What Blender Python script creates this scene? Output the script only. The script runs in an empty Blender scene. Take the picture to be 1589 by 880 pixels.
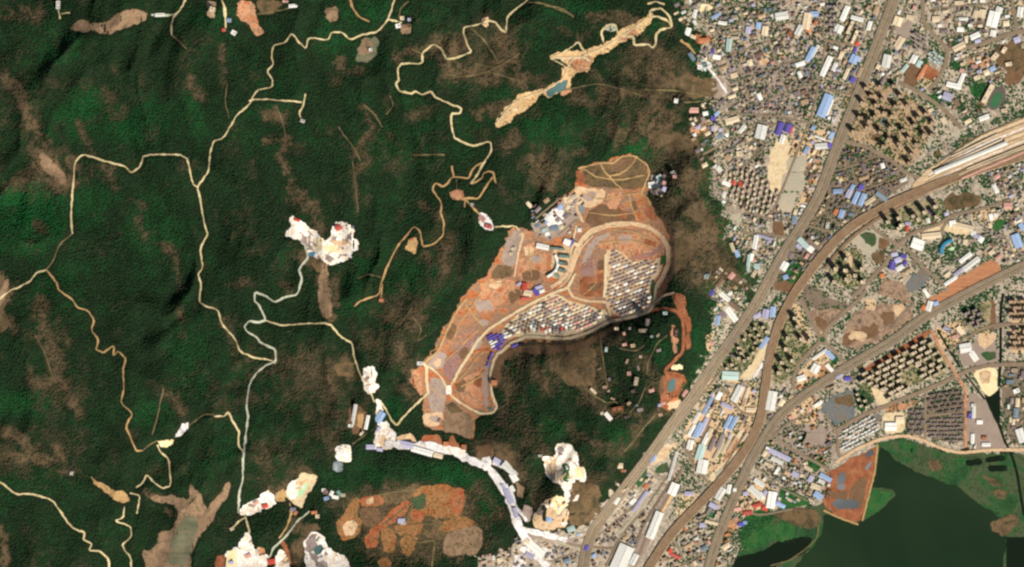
import bpy, math, random
import numpy as np
from mathutils import Vector
from mathutils.geometry import delaunay_2d_cdt

# ------------------------------------------------------------------ camera, sky, sun, exposure
SC = bpy.context.scene
COL = SC.collection
S = 3.0                                   # metres per map unit
CAM_H = 30000.0
cam_d = bpy.data.cameras.new("camera")
cam = bpy.data.objects.new("camera", cam_d)
COL.objects.link(cam)
cam.location = (0.0, 0.0, CAM_H)
cam_d.sensor_width = 36.0
cam_d.lens = 36.0 * CAM_H / (1589.0 * S)
cam_d.clip_start = 1000.0
cam_d.clip_end = 250000.0
SC.camera = cam

SUN_EL, SUN_AZ = math.radians(47.0), math.radians(142.0)   # sun stands in the south-east
world = bpy.data.worlds.new("World")
SC.world = world
world.use_nodes = True
wn = world.node_tree
sky = wn.nodes.new("ShaderNodeTexSky")
sky.sky_type = 'NISHITA'
sky.sun_disc = False
sky.sun_elevation = SUN_EL
sky.sun_rotation = SUN_AZ
wn.links.new(sky.outputs[0], wn.nodes["Background"].inputs[0])
wn.nodes["Background"].inputs[1].default_value = 0.05
sun_d = bpy.data.lights.new("sun", 'SUN')
sun_d.energy = 4.6
sun_d.angle = math.radians(0.53)
sun_d.color = (1.0, 0.95, 0.87)
sun = bpy.data.objects.new("sun", sun_d)
COL.objects.link(sun)
sdir = Vector((math.sin(SUN_AZ) * math.cos(SUN_EL), math.cos(SUN_AZ) * math.cos(SUN_EL), math.sin(SUN_EL)))
sun.rotation_euler = sdir.to_track_quat('Z', 'Y').to_euler()
sun.location = (0, 0, 3000)
SC.view_settings.view_transform = 'Standard'
SC.view_settings.look = 'None'
SC.view_settings.exposure = 0.48
SC.cycles.max_bounces = 4
SC.cycles.diffuse_bounces = 2
SC.cycles.filter_width = 2.5
K = 1.55                                  # how bright a level white surface shows: turns seen colours into base colours

rng = np.random.default_rng(7)
random.seed(7)

# ------------------------------------------------------------------ small helpers
def P(s):
    return [tuple(float(v) for v in q.split(',')) for q in s.split()]

def W(x, y):
    return (x - 794.5) * S, (440.0 - y) * S

def lin(c):
    c = c / 255.0
    return c / 12.92 if c <= 0.04045 else ((c + 0.055) / 1.055) ** 2.4

def alb(rgb, k=None):
    return tuple(min(0.86, lin(v) / (k or K)) for v in rgb) + (1.0,)

def vnoise(x, y, seed=0):
    """smooth value noise in -1..1 on arrays"""
    x = np.asarray(x, float); y = np.asarray(y, float)
    xi = np.floor(x).astype(np.int64); yi = np.floor(y).astype(np.int64)
    fx = x - xi; fy = y - yi
    fx = fx * fx * fx * (fx * (fx * 6 - 15) + 10); fy = fy * fy * fy * (fy * (fy * 6 - 15) + 10)
    def h(a, b):
        n = (a * 374761393 + b * 668265263 + seed * 974711) & 0xffffffff
        n = ((n ^ (n >> 13)) * 1274126177) & 0xffffffff
        n = (n ^ (n >> 16)) & 0xffffffff
        return n / 2147483648.0 - 1.0
    a = h(xi, yi); b = h(xi + 1, yi); c = h(xi, yi + 1); d = h(xi + 1, yi + 1)
    return (a * (1 - fx) + b * fx) * (1 - fy) + (c * (1 - fx) + d * fx) * fy

def fbm(x, y, seed=0, octv=4):
    s = 0; a = 1.0; t = 0
    for i in range(octv):
        s = s + a * vnoise(x * 2 ** i, y * 2 ** i, seed + i * 31); t += a; a *= 0.5
    return s / t

# ------------------------------------------------------------------ map rasters, one cell per map unit
PAD = 70
RW, RH = 1589 + 2 * PAD, 880 + 2 * PAD
GX, GY = np.meshgrid(np.arange(RW) - PAD + 0.5, np.arange(RH) - PAD + 0.5)

def inside(px, py, poly):
    r = np.zeros(px.shape, bool)
    n = len(poly)
    for i in range(n):
        x1, y1 = poly[i]; x2, y2 = poly[(i + 1) % n]
        if y1 == y2: continue
        c = ((y1 > py) != (y2 > py)) & (px < (x2 - x1) * (py - y1) / (y2 - y1) + x1)
        r ^= c
    return r

def window(xs, ys, m):
    x0 = max(0, int(min(xs) - m) + PAD); x1 = min(RW, int(max(xs) + m) + PAD + 2)
    y0 = max(0, int(min(ys) - m) + PAD); y1 = min(RH, int(max(ys) + m) + PAD + 2)
    return slice(y0, max(y0, y1)), slice(x0, max(x0, x1))

def fill(arr, poly, val):
    w = window([p[0] for p in poly], [p[1] for p in poly], 1)
    m = inside(GX[w], GY[w], poly)
    arr[w][m] = val

def seg_dist(px, py, a, b):
    dx, dy = b[0] - a[0], b[1] - a[1]
    L = dx * dx + dy * dy + 1e-9
    t = np.clip(((px - a[0]) * dx + (py - a[1]) * dy) / L, 0, 1)
    return np.hypot(px - a[0] - t * dx, py - a[1] - t * dy)

def stroke(arr, pts, r, val):
    for a, b in zip(pts[:-1], pts[1:]):
        w = window((a[0], b[0]), (a[1], b[1]), r + 1)
        m = seg_dist(GX[w], GY[w], a, b) <= r
        arr[w][m] = val

def blur(a, r):
    for _ in range(3):
        for ax in (0, 1):
            p = np.pad(a, [(r + 1, r) if k == ax else (0, 0) for k in (0, 1)], mode='edge').cumsum(axis=ax)
            n = a.shape[ax]
            hi = np.take(p, np.arange(2 * r + 1, 2 * r + 1 + n), axis=ax)
            lo = np.take(p, np.arange(0, n), axis=ax)
            a = (hi - lo) / (2 * r + 1)
    return a

bare = np.zeros((RH, RW), bool)           # no forest here
occ = np.zeros((RH, RW), bool)            # built over or road

def in_poly(x, y, poly):
    r = False; j = len(poly) - 1
    for i in range(len(poly)):
        if (poly[i][1] > y) != (poly[j][1] > y) and x < (poly[j][0] - poly[i][0]) * (y - poly[i][1]) / (poly[j][1] - poly[i][1]) + poly[i][0]: r = not r
        j = i
    return r

def at(arr, x, y):
    xi = np.clip((np.asarray(x) + PAD).astype(int), 0, RW - 1)
    yi = np.clip((np.asarray(y) + PAD).astype(int), 0, RH - 1)
    return arr[yi, xi]

# ------------------------------------------------------------------ the lie of the land
CITY = P("1048,-70 1062,20 1082,60 1085,95 1105,118 1092,150 1118,172 1098,215 1110,262 1098,295 1115,325 1130,345 1130,375 1155,388 1160,420 1178,440 1165,470 1125,450 1100,452 1108,505 1095,560 1072,602 1045,655 1000,712 955,762 932,800 890,818 850,822 818,826 806,846 778,856 747,862 736,880 728,960 1135,960 1140,862 1168,845 1165,812 1200,790 1270,786 1300,760 1372,684 1420,686 1470,702 1540,702 1670,702 1670,-70")
SITE = P("893,264 920,255 960,243 985,241 1000,252 1009,270 1003,290 1001,302 1012,318 1022,340 1033,355 1040,378 1039,405 1034,428 1042,432 1024,462 1014,480 988,493 950,503 915,518 890,528 850,528 805,530 792,538 778,548 768,562 763,585 765,610 774,632 768,641 745,645 736,650 734,682 715,672 690,672 657,661 658,628 652,610 638,592 640,574 658,560 670,543 685,518 700,488 720,463 738,434 755,428 765,408 784,374 795,354 808,352 828,364 848,348 868,310 888,297 893,282")
flat = np.zeros((RH, RW))
fill(flat, CITY, 1.0)
fill(flat, P("1130,680 1660,680 1660,960 1130,960"), 1.0)
fill(flat, SITE, 0.8)
stroke(flat, P("575,600 590,660 640,692 700,703 760,724 795,790 815,830"), 16, 0.9)
stroke(flat, P("370,795 460,760 480,860 380,870"), 22, 0.8)
fill(flat, P("520,765 750,750 760,880 520,880"), 0.7)
flat = blur(flat, 22)

def hills(x, y):
    u, v = x / 210.0, y / 260.0
    w = fbm(u * 0.6 + 3, v * 0.6, 11, 3) * 0.9
    r = 1.0 - np.abs(fbm(u + w, v * 0.8 + w * 0.5, 5, 4)) * 2.2
    b = fbm(x / 520.0 + 9, y / 520.0, 21, 2)
    f = fbm(x / 62.0, y / 80.0, 41, 3)
    q = 1.0 - np.abs(fbm(x / 75.0 + w, y / 120.0 + w, 47, 3)) * 2.4
    return 85 + 80 * r + 60 * b + 14 * f + 34 * q

def height0(x, y):
    m = 1.0 - at(flat, x, y)
    m = np.clip(m, 0, 1) ** 1.6
    return m * np.maximum(hills(x, y), 0) * 0.88

gx = np.concatenate([np.array([-3600, -2400, -1500, -900, -500, -300, -180.]), np.arange(-110, 1705, 4.0), np.array([1780, 1900, 2100, 2500, 3100, 4000, 5200.])])
gy = np.concatenate([np.array([-3800, -2600, -1700, -1000, -600, -350, -200.]), np.arange(-110, 995, 4.0), np.array([1070, 1200, 1450, 1800, 2500, 3500, 4700.])])
TX, TY = np.meshgrid(gx, gy)
TZ = height0(TX, TY)

def height(x, y):
    """height of the ground mesh itself at map points"""
    x = np.atleast_1d(np.asarray(x, float)); y = np.atleast_1d(np.asarray(y, float))
    i = np.clip(np.searchsorted(gx, x) - 1, 0, len(gx) - 2)
    j = np.clip(np.searchsorted(gy, y) - 1, 0, len(gy) - 2)
    fx = np.clip((x - gx[i]) / (gx[i + 1] - gx[i]), 0, 1); fy = np.clip((y - gy[j]) / (gy[j + 1] - gy[j]), 0, 1)
    a = TZ[j, i]; b = TZ[j, i + 1]; c = TZ[j + 1, i]; d = TZ[j + 1, i + 1]
    return np.where(fx + fy <= 1, a + (b - a) * fx + (c - a) * fy, d + (c - d) * (1 - fx) + (b - d) * (1 - fy))

def H(x, y):
    return float(height([x], [y])[0])

# ------------------------------------------------------------------ materials
def nodes_of(name):
    m = bpy.data.materials.new(name)
    m.use_nodes = True
    nt = m.node_tree
    b = nt.nodes["Principled BSDF"]
    b.inputs["Roughness"].default_value = 0.9
    b.inputs["Specular IOR Level"].default_value = 0.15
    return m, nt, b

def noise(nt, scale, detail=4.0, vec=None, rough=0.55, dist=0.0):
    n = nt.nodes.new("ShaderNodeTexNoise")
    n.inputs["Scale"].default_value = scale
    n.inputs["Detail"].default_value = detail
    n.inputs["Roughness"].default_value = rough
    n.inputs["Distortion"].default_value = dist
    if vec is not None: nt.links.new(vec, n.inputs["Vector"])
    return n.outputs["Fac"]

def ramp(nt, fac, stops):
    r = nt.nodes.new("ShaderNodeValToRGB")
    e = r.color_ramp.elements
    while len(e) < len(stops): e.new(0.5)
    for k, (p, c) in enumerate(stops):
        e[k].position = p; e[k].color = c
    nt.links.new(fac, r.inputs[0])
    return r.outputs[0]

def mix(nt, fac, a, b, mode='MIX'):
    m = nt.nodes.new("ShaderNodeMix"); m.data_type = 'RGBA'; m.blend_type = mode
    if hasattr(fac, 'links') or hasattr(fac, 'is_linked'): nt.links.new(fac, m.inputs[0])
    else: m.inputs[0].default_value = fac
    for v, s in ((a, m.inputs[6]), (b, m.inputs[7])):
        if isinstance(v, tuple): s.default_value = v
        else: nt.links.new(v, s)
    return m.outputs[2]

def earth(name, cols, scale=0.02, fine=0.25, rough=0.95, stretch=None, k=None, lo=0.32, hi=0.68, dist=0.6):
    """mottled ground: the seen colours in cols run along a large noise, a finer noise grains it"""
    m, nt, b = nodes_of(name)
    tc = nt.nodes.new("ShaderNodeTexCoord")
    vec = tc.outputs["Object"]
    if stretch:
        mp = nt.nodes.new("ShaderNodeMapping")
        mp.inputs["Rotation"].default_value = (0, 0, math.radians(stretch[0]))
        mp.inputs["Scale"].default_value = (stretch[1], stretch[2], 1)
        nt.links.new(vec, mp.inputs[0]); vec = mp.outputs[0]
    f = noise(nt, scale, 5.0, vec, 0.6, dist)
    n = len(cols)
    c = ramp(nt, f, [(lo + (hi - lo) * i / max(1, n - 1), alb(q, k)) for i, q in enumerate(cols)])
    g = noise(nt, 0.09, 3.0, tc.outputs["Object"], 0.7)
    gr = ramp(nt, g, [(0.3, (1 - fine,) * 3 + (1,)), (0.7, (1 + fine,) * 3 + (1,))])
    c = mix(nt, 1.0, c, gr, 'MULTIPLY')
    nt.links.new(c, b.inputs["Base Color"])
    b.inputs["Roughness"].default_value = rough
    return m

def paint(name, rgb, rough=0.7, var=0.18, metal=0.0):
    """a roof or wall colour: each object a little different, weathered by a noise"""
    m, nt, b = nodes_of(name)
    oi = nt.nodes.new("ShaderNodeObjectInfo")
    geo = nt.nodes.new("ShaderNodeNewGeometry")
    f = noise(nt, 0.12, 4.0, geo.outputs["Position"])
    a = alb(rgb)
    r1 = ramp(nt, oi.outputs["Random"], [(0.0, tuple(v * (1 - var) for v in a[:3]) + (1,)), (1.0, tuple(min(.86, v * (1 + var)) for v in a[:3]) + (1,))])
    r2 = ramp(nt, f, [(0.3, (0.8, 0.79, 0.77, 1)), (0.65, (1, 1, 1, 1))])
    nt.links.new(mix(nt, 1.0, r1, r2, 'MULTIPLY'), b.inputs["Base Color"])
    b.inputs["Roughness"].default_value = rough
    b.inputs["Metallic"].default_value = metal
    return m

def water(name, rgb, rough=0.25, rgb2=None):
    m, nt, b = nodes_of(name)
    tc = nt.nodes.new("ShaderNodeTexCoord")
    f = noise(nt, 0.0018, 3.0, tc.outputs["Object"], 0.5, 0.4)
    nt.links.new(ramp(nt, f, [(0.35, alb(rgb)), (0.68, alb(rgb2 or rgb))]), b.inputs["Base Color"])
    b.inputs["Roughness"].default_value = rough
    b.inputs["Specular IOR Level"].default_value = 0.06
    bm = nt.nodes.new("ShaderNodeBump"); bm.inputs["Strength"].default_value = 0.15
    nt.links.new(noise(nt, 0.15, 3.0, tc.outputs["Object"]), bm.inputs["Height"])
    nt.links.new(bm.outputs[0], b.inputs["Normal"])
    return m

# ------------------------------------------------------------------ mesh makers
def link(name, me, parent=None):
    o = bpy.data.objects.new(name, me)
    COL.objects.link(o)
    if parent is not None: o.parent = parent
    return o

def mesh(name, verts, faces, mats, idx=None, smooth=False):
    me = bpy.data.meshes.new(name)
    me.from_pydata(verts, [], faces)
    for m in (mats if isinstance(mats, (list, tuple)) else [mats]): me.materials.append(m)
    if idx is not None: me.polygons.foreach_set("material_index", idx)
    if smooth: me.shade_smooth()
    me.update()
    return me

def resample(pts, step, closed):
    out = []
    n = len(pts)
    for i in range(n if closed else n - 1):
        a = pts[i]; b = pts[(i + 1) % n]
        k = max(1, int(math.hypot(b[0] - a[0], b[1] - a[1]) / step + 0.5))
        for t in range(k): out.append((a[0] + (b[0] - a[0]) * t / k, a[1] + (b[1] - a[1]) * t / k))
    if not closed: out.append(pts[-1])
    return out

def chaikin(pts, closed, f=.25):
    out = [] if closed else [pts[0]]
    n = len(pts)
    for i in range(n if closed else n - 1):
        a = pts[i]; b = pts[(i + 1) % n]
        out += [(a[0] * (1 - f) + b[0] * f, a[1] * (1 - f) + b[1] * f), (a[0] * f + b[0] * (1 - f), a[1] * f + b[1] * (1 - f))]
    if not closed: out.append(pts[-1])
    return out

def wobble(pts, amp, seed, wl=6.0):
    a = np.array(pts)
    a[:, 0] += amp * (vnoise(np.array(pts)[:, 0] / wl, np.array(pts)[:, 1] / wl, seed) + 0.5 * vnoise(np.array(pts)[:, 0] / wl * 2.3, np.array(pts)[:, 1] / wl * 2.3, seed + 3))
    a[:, 1] += amp * (vnoise(np.array(pts)[:, 0] / wl, np.array(pts)[:, 1] / wl, seed + 7) + 0.5 * vnoise(np.array(pts)[:, 0] / wl * 2.3, np.array(pts)[:, 1] / wl * 2.3, seed + 9))
    return [tuple(p) for p in a]

SEED = [0]
LAYN = {}
def lift(layer):
    LAYN[layer] = LAYN.get(layer, 0) + 1          # sheets of one layer never share a plane
    return 0.5 + 0.5 * layer + 0.0045 * (LAYN[layer] % 110)

def sheet(name, pts, mat, layer=1, jit=1.2, soft=True, step=2.5, grid=None, parent=None, kind='structure', clear=True, block=False, dz=0.0, label=None):
    """a patch of ground laid over the terrain with an uneven edge"""
    if isinstance(pts, str): pts = P(pts)
    SEED[0] += 1
    q = chaikin(pts, True, .17) if soft else pts
    q = resample(q, step, True)
    if jit: q = wobble(q, jit, SEED[0])
    if jit > .9 and layer < 6: q = wobble(q, jit * 1.1, SEED[0] + 500, 15.0)
    if clear: fill(bare, q, True)
    if block: fill(occ, q, True)
    xs = [p[0] for p in q]; ys = [p[1] for p in q]
    g = grid or 5.0
    ax, ay = np.meshgrid(np.arange(min(xs) + g / 2, max(xs), g), np.arange(min(ys) + g / 2, max(ys), g))
    ins = inside(ax, ay, q)
    inner = list(zip(ax[ins], ay[ins]))
    vs = [Vector(p) for p in q] + [Vector(p) for p in inner]
    r = delaunay_2d_cdt(vs, [], [list(range(len(q)))], 1, 1e-4)
    co = np.array([(v.x, v.y) for v in r[0]])
    zl = lift(layer) + dz
    z = height(co[:, 0], co[:, 1]) + zl
    V = [((x - 794.5) * S, (440 - y) * S, float(zz)) for (x, y), zz in zip(co, z)]
    F = [tuple(reversed(f)) for f in r[2]]
    o = link(name, mesh(name, V, F, mat), parent)
    if parent is None and kind: o['kind'] = kind
    if label: o['label'] = label
    return o

def road(name, pts, wd, mat, layer=6, jit=0.5, vary=0.2, margin=1.6, soft=1, parent=None, off=0.0, dz=0.0, block=True):
    if isinstance(pts, str): pts = P(pts)
    SEED[0] += 1
    for _ in range(soft): pts = chaikin(pts, False, .25 if soft > 1 else .14)
    q = resample(pts, 2.5, False)
    if jit: q = wobble(q, jit, SEED[0], 5.0)
    a = np.array(q)
    d = np.gradient(a, axis=0)
    d /= np.maximum(np.hypot(d[:, 0], d[:, 1]), 1e-6)[:, None]
    nx, ny = -d[:, 1], d[:, 0]
    hw = wd / 2 * (1 + vary * vnoise(np.arange(len(a)) * 0.35, np.zeros(len(a)), SEED[0]))
    if parent is None:
        stroke(bare, q, wd / 2 + margin, True)
        if block: stroke(occ, q, wd / 2 + 0.6, True)
    V = []; F = []
    zl = (lift(layer) if parent is None else 0.9 + 0.5 * layer) + dz
    for k, t in enumerate((-1, 0, 1)):
        x = a[:, 0] + nx * (off + t * hw); y = a[:, 1] + ny * (off + t * hw)
        z = height(x, y) + zl
        V += [((X - 794.5) * S, (440 - Y) * S, float(Z)) for X, Y, Z in zip(x, y, z)]
    n = len(a)
    for k in (0, 1):
        for i in range(n - 1):
            F.append((k * n + i, (k + 1) * n + i, (k + 1) * n + i + 1, k * n + i + 1))
    me = mesh(name, V, F, mat)
    if me.polygons[0].normal.z < 0: me.flip_normals()
    o = link(name, me, parent)
    if parent is None: o['kind'] = 'structure'
    return o

def tag(o, label, cat, group=None, kind=None):
    o['label'] = label; o['category'] = cat
    if group: o['group'] = group
    if kind: o['kind'] = kind
    return o
# ------------------------------------------------------------------ ground
M = {}
m, nt, bb = nodes_of("hill_ground")            # leaf litter and grass under the trees, pinkish soil where the cover is thin
tc = nt.nodes.new("ShaderNodeTexCoord"); vc = nt.nodes.new("ShaderNodeVertexColor"); vc.layer_name = "soil_share"
soil = ramp(nt, noise(nt, 0.02, 5.0, tc.outputs["Object"], 0.65, 0.5), [(.3, alb((72, 64, 42))), (.5, alb((112, 92, 66))), (.7, alb((86, 74, 48)))])
litter = ramp(nt, noise(nt, 0.03, 4.0, tc.outputs["Object"]), [(.3, alb((25, 36, 20))), (.7, alb((40, 46, 28)))])
nt.links.new(mix(nt, vc.outputs[0], litter, soil), bb.inputs["Base Color"])
M['undergrowth'] = m
M['sand'] = earth("valley_sand", [(214, 166, 112), (244, 210, 154), (228, 178, 120), (246, 222, 178)], 0.028, 0.18)
M['waste'] = earth("waste_ground", [(108, 90, 74), (150, 124, 102), (182, 150, 120), (126, 102, 84), (166, 136, 112)], 0.026, 0.26)
M['towersoil'] = earth("tower_site_soil", [(132, 112, 88), (176, 146, 114), (202, 170, 132), (148, 122, 96)], 0.03, 0.22)
M['contour'] = earth("contour_field", [(140, 88, 50), (174, 108, 62), (146, 112, 70), (182, 122, 78), (112, 96, 58)], 0.026, 0.25)
M['contour_red'] = earth("contour_red", [(152, 80, 48), (178, 98, 60), (176, 116, 78), (146, 96, 60)], 0.024, 0.22)
M['estate'] = earth("estate_ground", [(84, 92, 56), (128, 122, 86), (186, 166, 128), (106, 106, 70)], 0.03, 0.25)
M['town'] = earth("town_ground", [(116, 108, 90), (164, 150, 130), (212, 192, 166), (142, 132, 112), (222, 204, 178), (158, 140, 120)], 0.03, 0.3, lo=0.26, hi=0.74)
M['scrub'] = earth("scrub_soil", [(74, 66, 44), (100, 84, 58), (126, 100, 70), (92, 80, 54)], 0.02, 0.28)
M['pinksoil'] = earth("pinkish_soil", [(112, 94, 68), (146, 118, 90), (164, 132, 102), (124, 106, 76)], 0.02, 0.22)
M['orange'] = earth("orange_earth", [(176, 100, 62), (206, 138, 96), (214, 158, 118), (160, 124, 94), (206, 130, 86)], 0.024, 0.22)
M['redearth'] = earth("red_earth", [(126, 78, 52), (162, 98, 64), (182, 122, 86)], 0.022, 0.2)
M['pale'] = earth("pale_earth", [(206, 164, 122), (232, 198, 156), (222, 178, 134)], 0.025, 0.18)
M['mixed'] = earth("graded_earth", [(134, 98, 70), (190, 98, 54), (196, 128, 84), (152, 124, 100), (202, 138, 92), (180, 100, 60), (142, 114, 90)], 0.014, 0.26, lo=.24, hi=.78, stretch=(38, .6, 1.6))
M['greyearth'] = earth("grey_fill", [(168, 140, 122), (186, 164, 148), (178, 150, 128)], 0.02, 0.12)
M['purple'] = earth("purple_grey_fill", [(150, 108, 92), (166, 128, 118), (190, 120, 86)], 0.014, 0.14)
M['darkearth_and_shade'] = earth("dark_earth_and_shade", [(110, 82, 58), (132, 100, 72), (120, 92, 66)], 0.018, 0.18)  # dark soil; also the painted shade on the slope below the lower villas
M['cream'] = earth("cream_gravel", [(222, 192, 144), (242, 218, 174), (216, 180, 132)], 0.035, 0.15)
M['track'] = earth("pale_track", [(124, 114, 76), (212, 190, 136), (242, 222, 170), (190, 164, 110)], 0.035, 0.2, lo=.24, hi=.72)
M['faint'] = earth("faint_track", [(104, 98, 64), (140, 122, 84)], 0.03, 0.25)
M['greytrack'] = earth("grey_track", [(176, 178, 150), (214, 214, 186)], 0.03, 0.15)
M['orangetrack'] = earth("orange_track", [(184, 148, 98), (214, 172, 116)], 0.03, 0.18)
M['white'] = earth("white_stone", [(168, 156, 142), (236, 220, 198), (255, 250, 240), (228, 202, 170), (250, 238, 220), (206, 198, 192)], 0.045, 0.25, k=1.25, lo=.24, hi=.76)
M['whitestrip'] = earth("white_yard", [(178, 172, 174), (228, 216, 204), (250, 244, 236), (200, 192, 196)], 0.04, 0.25, k=1.4)
M['yellow'] = earth("yellow_stone", [(240, 214, 156), (252, 234, 186)], 0.03, 0.12, k=1.4)
M['mint'] = earth("pale_green_slurry", [(196, 238, 172), (210, 242, 196)], 0.03, 0.08)
M['pitgrey'] = earth("pit_rock", [(128, 112, 104), (168, 150, 140), (196, 180, 168)], 0.03, 0.25)
M['concrete'] = earth("concrete_lot", [(160, 140, 124), (176, 156, 138)], 0.02, 0.1)
M['paving'] = earth("pale_paving", [(196, 180, 150), (186, 176, 152), (206, 188, 158)], 0.012, 0.1)
M['asphalt'] = earth("asphalt", [(128, 110, 92), (142, 124, 104)], 0.02, 0.1)
M['highway'] = earth("highway_asphalt", [(136, 120, 104), (150, 132, 114)], 0.02, 0.1)
M['street'] = earth("street_asphalt", [(140, 120, 98), (156, 134, 110)], 0.02, 0.12)
M['verge'] = earth("road_verge", [(124, 116, 76), (150, 128, 92), (170, 140, 106)], 0.03, 0.15)
M['ballast'] = earth("railway_ballast", [(170, 140, 108), (196, 164, 130)], 0.03, 0.16)
M['steel'] = earth("rail_steel", [(122, 94, 72), (130, 102, 78)], 0.03, 0.1)
M['railsand'] = earth("railway_cutting", [(190, 156, 116), (232, 204, 164), (204, 170, 130), (238, 214, 176)], 0.014, 0.16, stretch=(24, 0.3, 3.2))
M['bluegrey'] = earth("blue_grey_waste", [(104, 112, 112), (122, 124, 120), (134, 118, 100)], 0.014, 0.2)
M['grass'] = earth("grass", [(34, 84, 40), (52, 104, 50), (70, 102, 54)], 0.02, 0.2)
M['wet'] = earth("wetland_green", [(40, 72, 42), (52, 92, 50), (84, 92, 62), (58, 78, 46)], 0.009, 0.15)
M['pitch'] = earth("pitch_turf", [(62, 110, 72), (72, 120, 80)], 0.05, 0.1, stretch=(55, 0.2, 3))
M['runway'] = earth("running_track", [(104, 92, 88), (112, 98, 90)], 0.05, 0.08)
M['plough'] = earth("ploughed_soil", [(168, 108, 74), (200, 140, 100), (180, 120, 84)], 0.03, 0.15, stretch=(-68, 0.25, 3.0))
M['field'] = earth("striped_field", [(106, 108, 80), (124, 122, 94), (140, 124, 98)], 0.03, 0.1, stretch=(62, 0.15, 2.2))
M['lake'] = water("lake_water", (24, 44, 27), 0.8, (38, 58, 34))
M['ditch'] = water("canal_water", (19, 32, 19), 0.8)
M['teal'] = water("teal_pond", (92, 122, 118), 0.5)
M['greypond'] = water("grey_pond", (146, 152, 152), 0.3, (120, 132, 134))
M['blue'] = water("blue_pond", (86, 142, 178), 0.3)
M['pool'] = water("mud_pool", (66, 66, 66), 0.3, (130, 136, 136))

V3 = np.stack([(TX - 794.5) * S, (440 - TY) * S, TZ], -1).reshape(-1, 3)
nr, nc = TX.shape
i0 = (np.arange(nr - 1)[:, None] * nc + np.arange(nc - 1)[None, :]).ravel()
tri = np.concatenate([np.stack([i0, i0 + nc, i0 + 1], 1), np.stack([i0 + 1, i0 + nc, i0 + nc + 1], 1)])
me = bpy.data.meshes.new("ground")
me.vertices.add(len(V3)); me.vertices.foreach_set("co", V3.ravel())
me.loops.add(len(tri) * 3); me.loops.foreach_set("vertex_index", tri.ravel())
me.polygons.add(len(tri)); me.polygons.foreach_set("loop_start", np.arange(len(tri)) * 3)
me.polygons.foreach_set("use_smooth", np.ones(len(tri), bool))
me.materials.append(M['undergrowth'])
me.update(calc_edges=True); me.validate()
g = link("ground", me); g['kind'] = 'structure'

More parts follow.
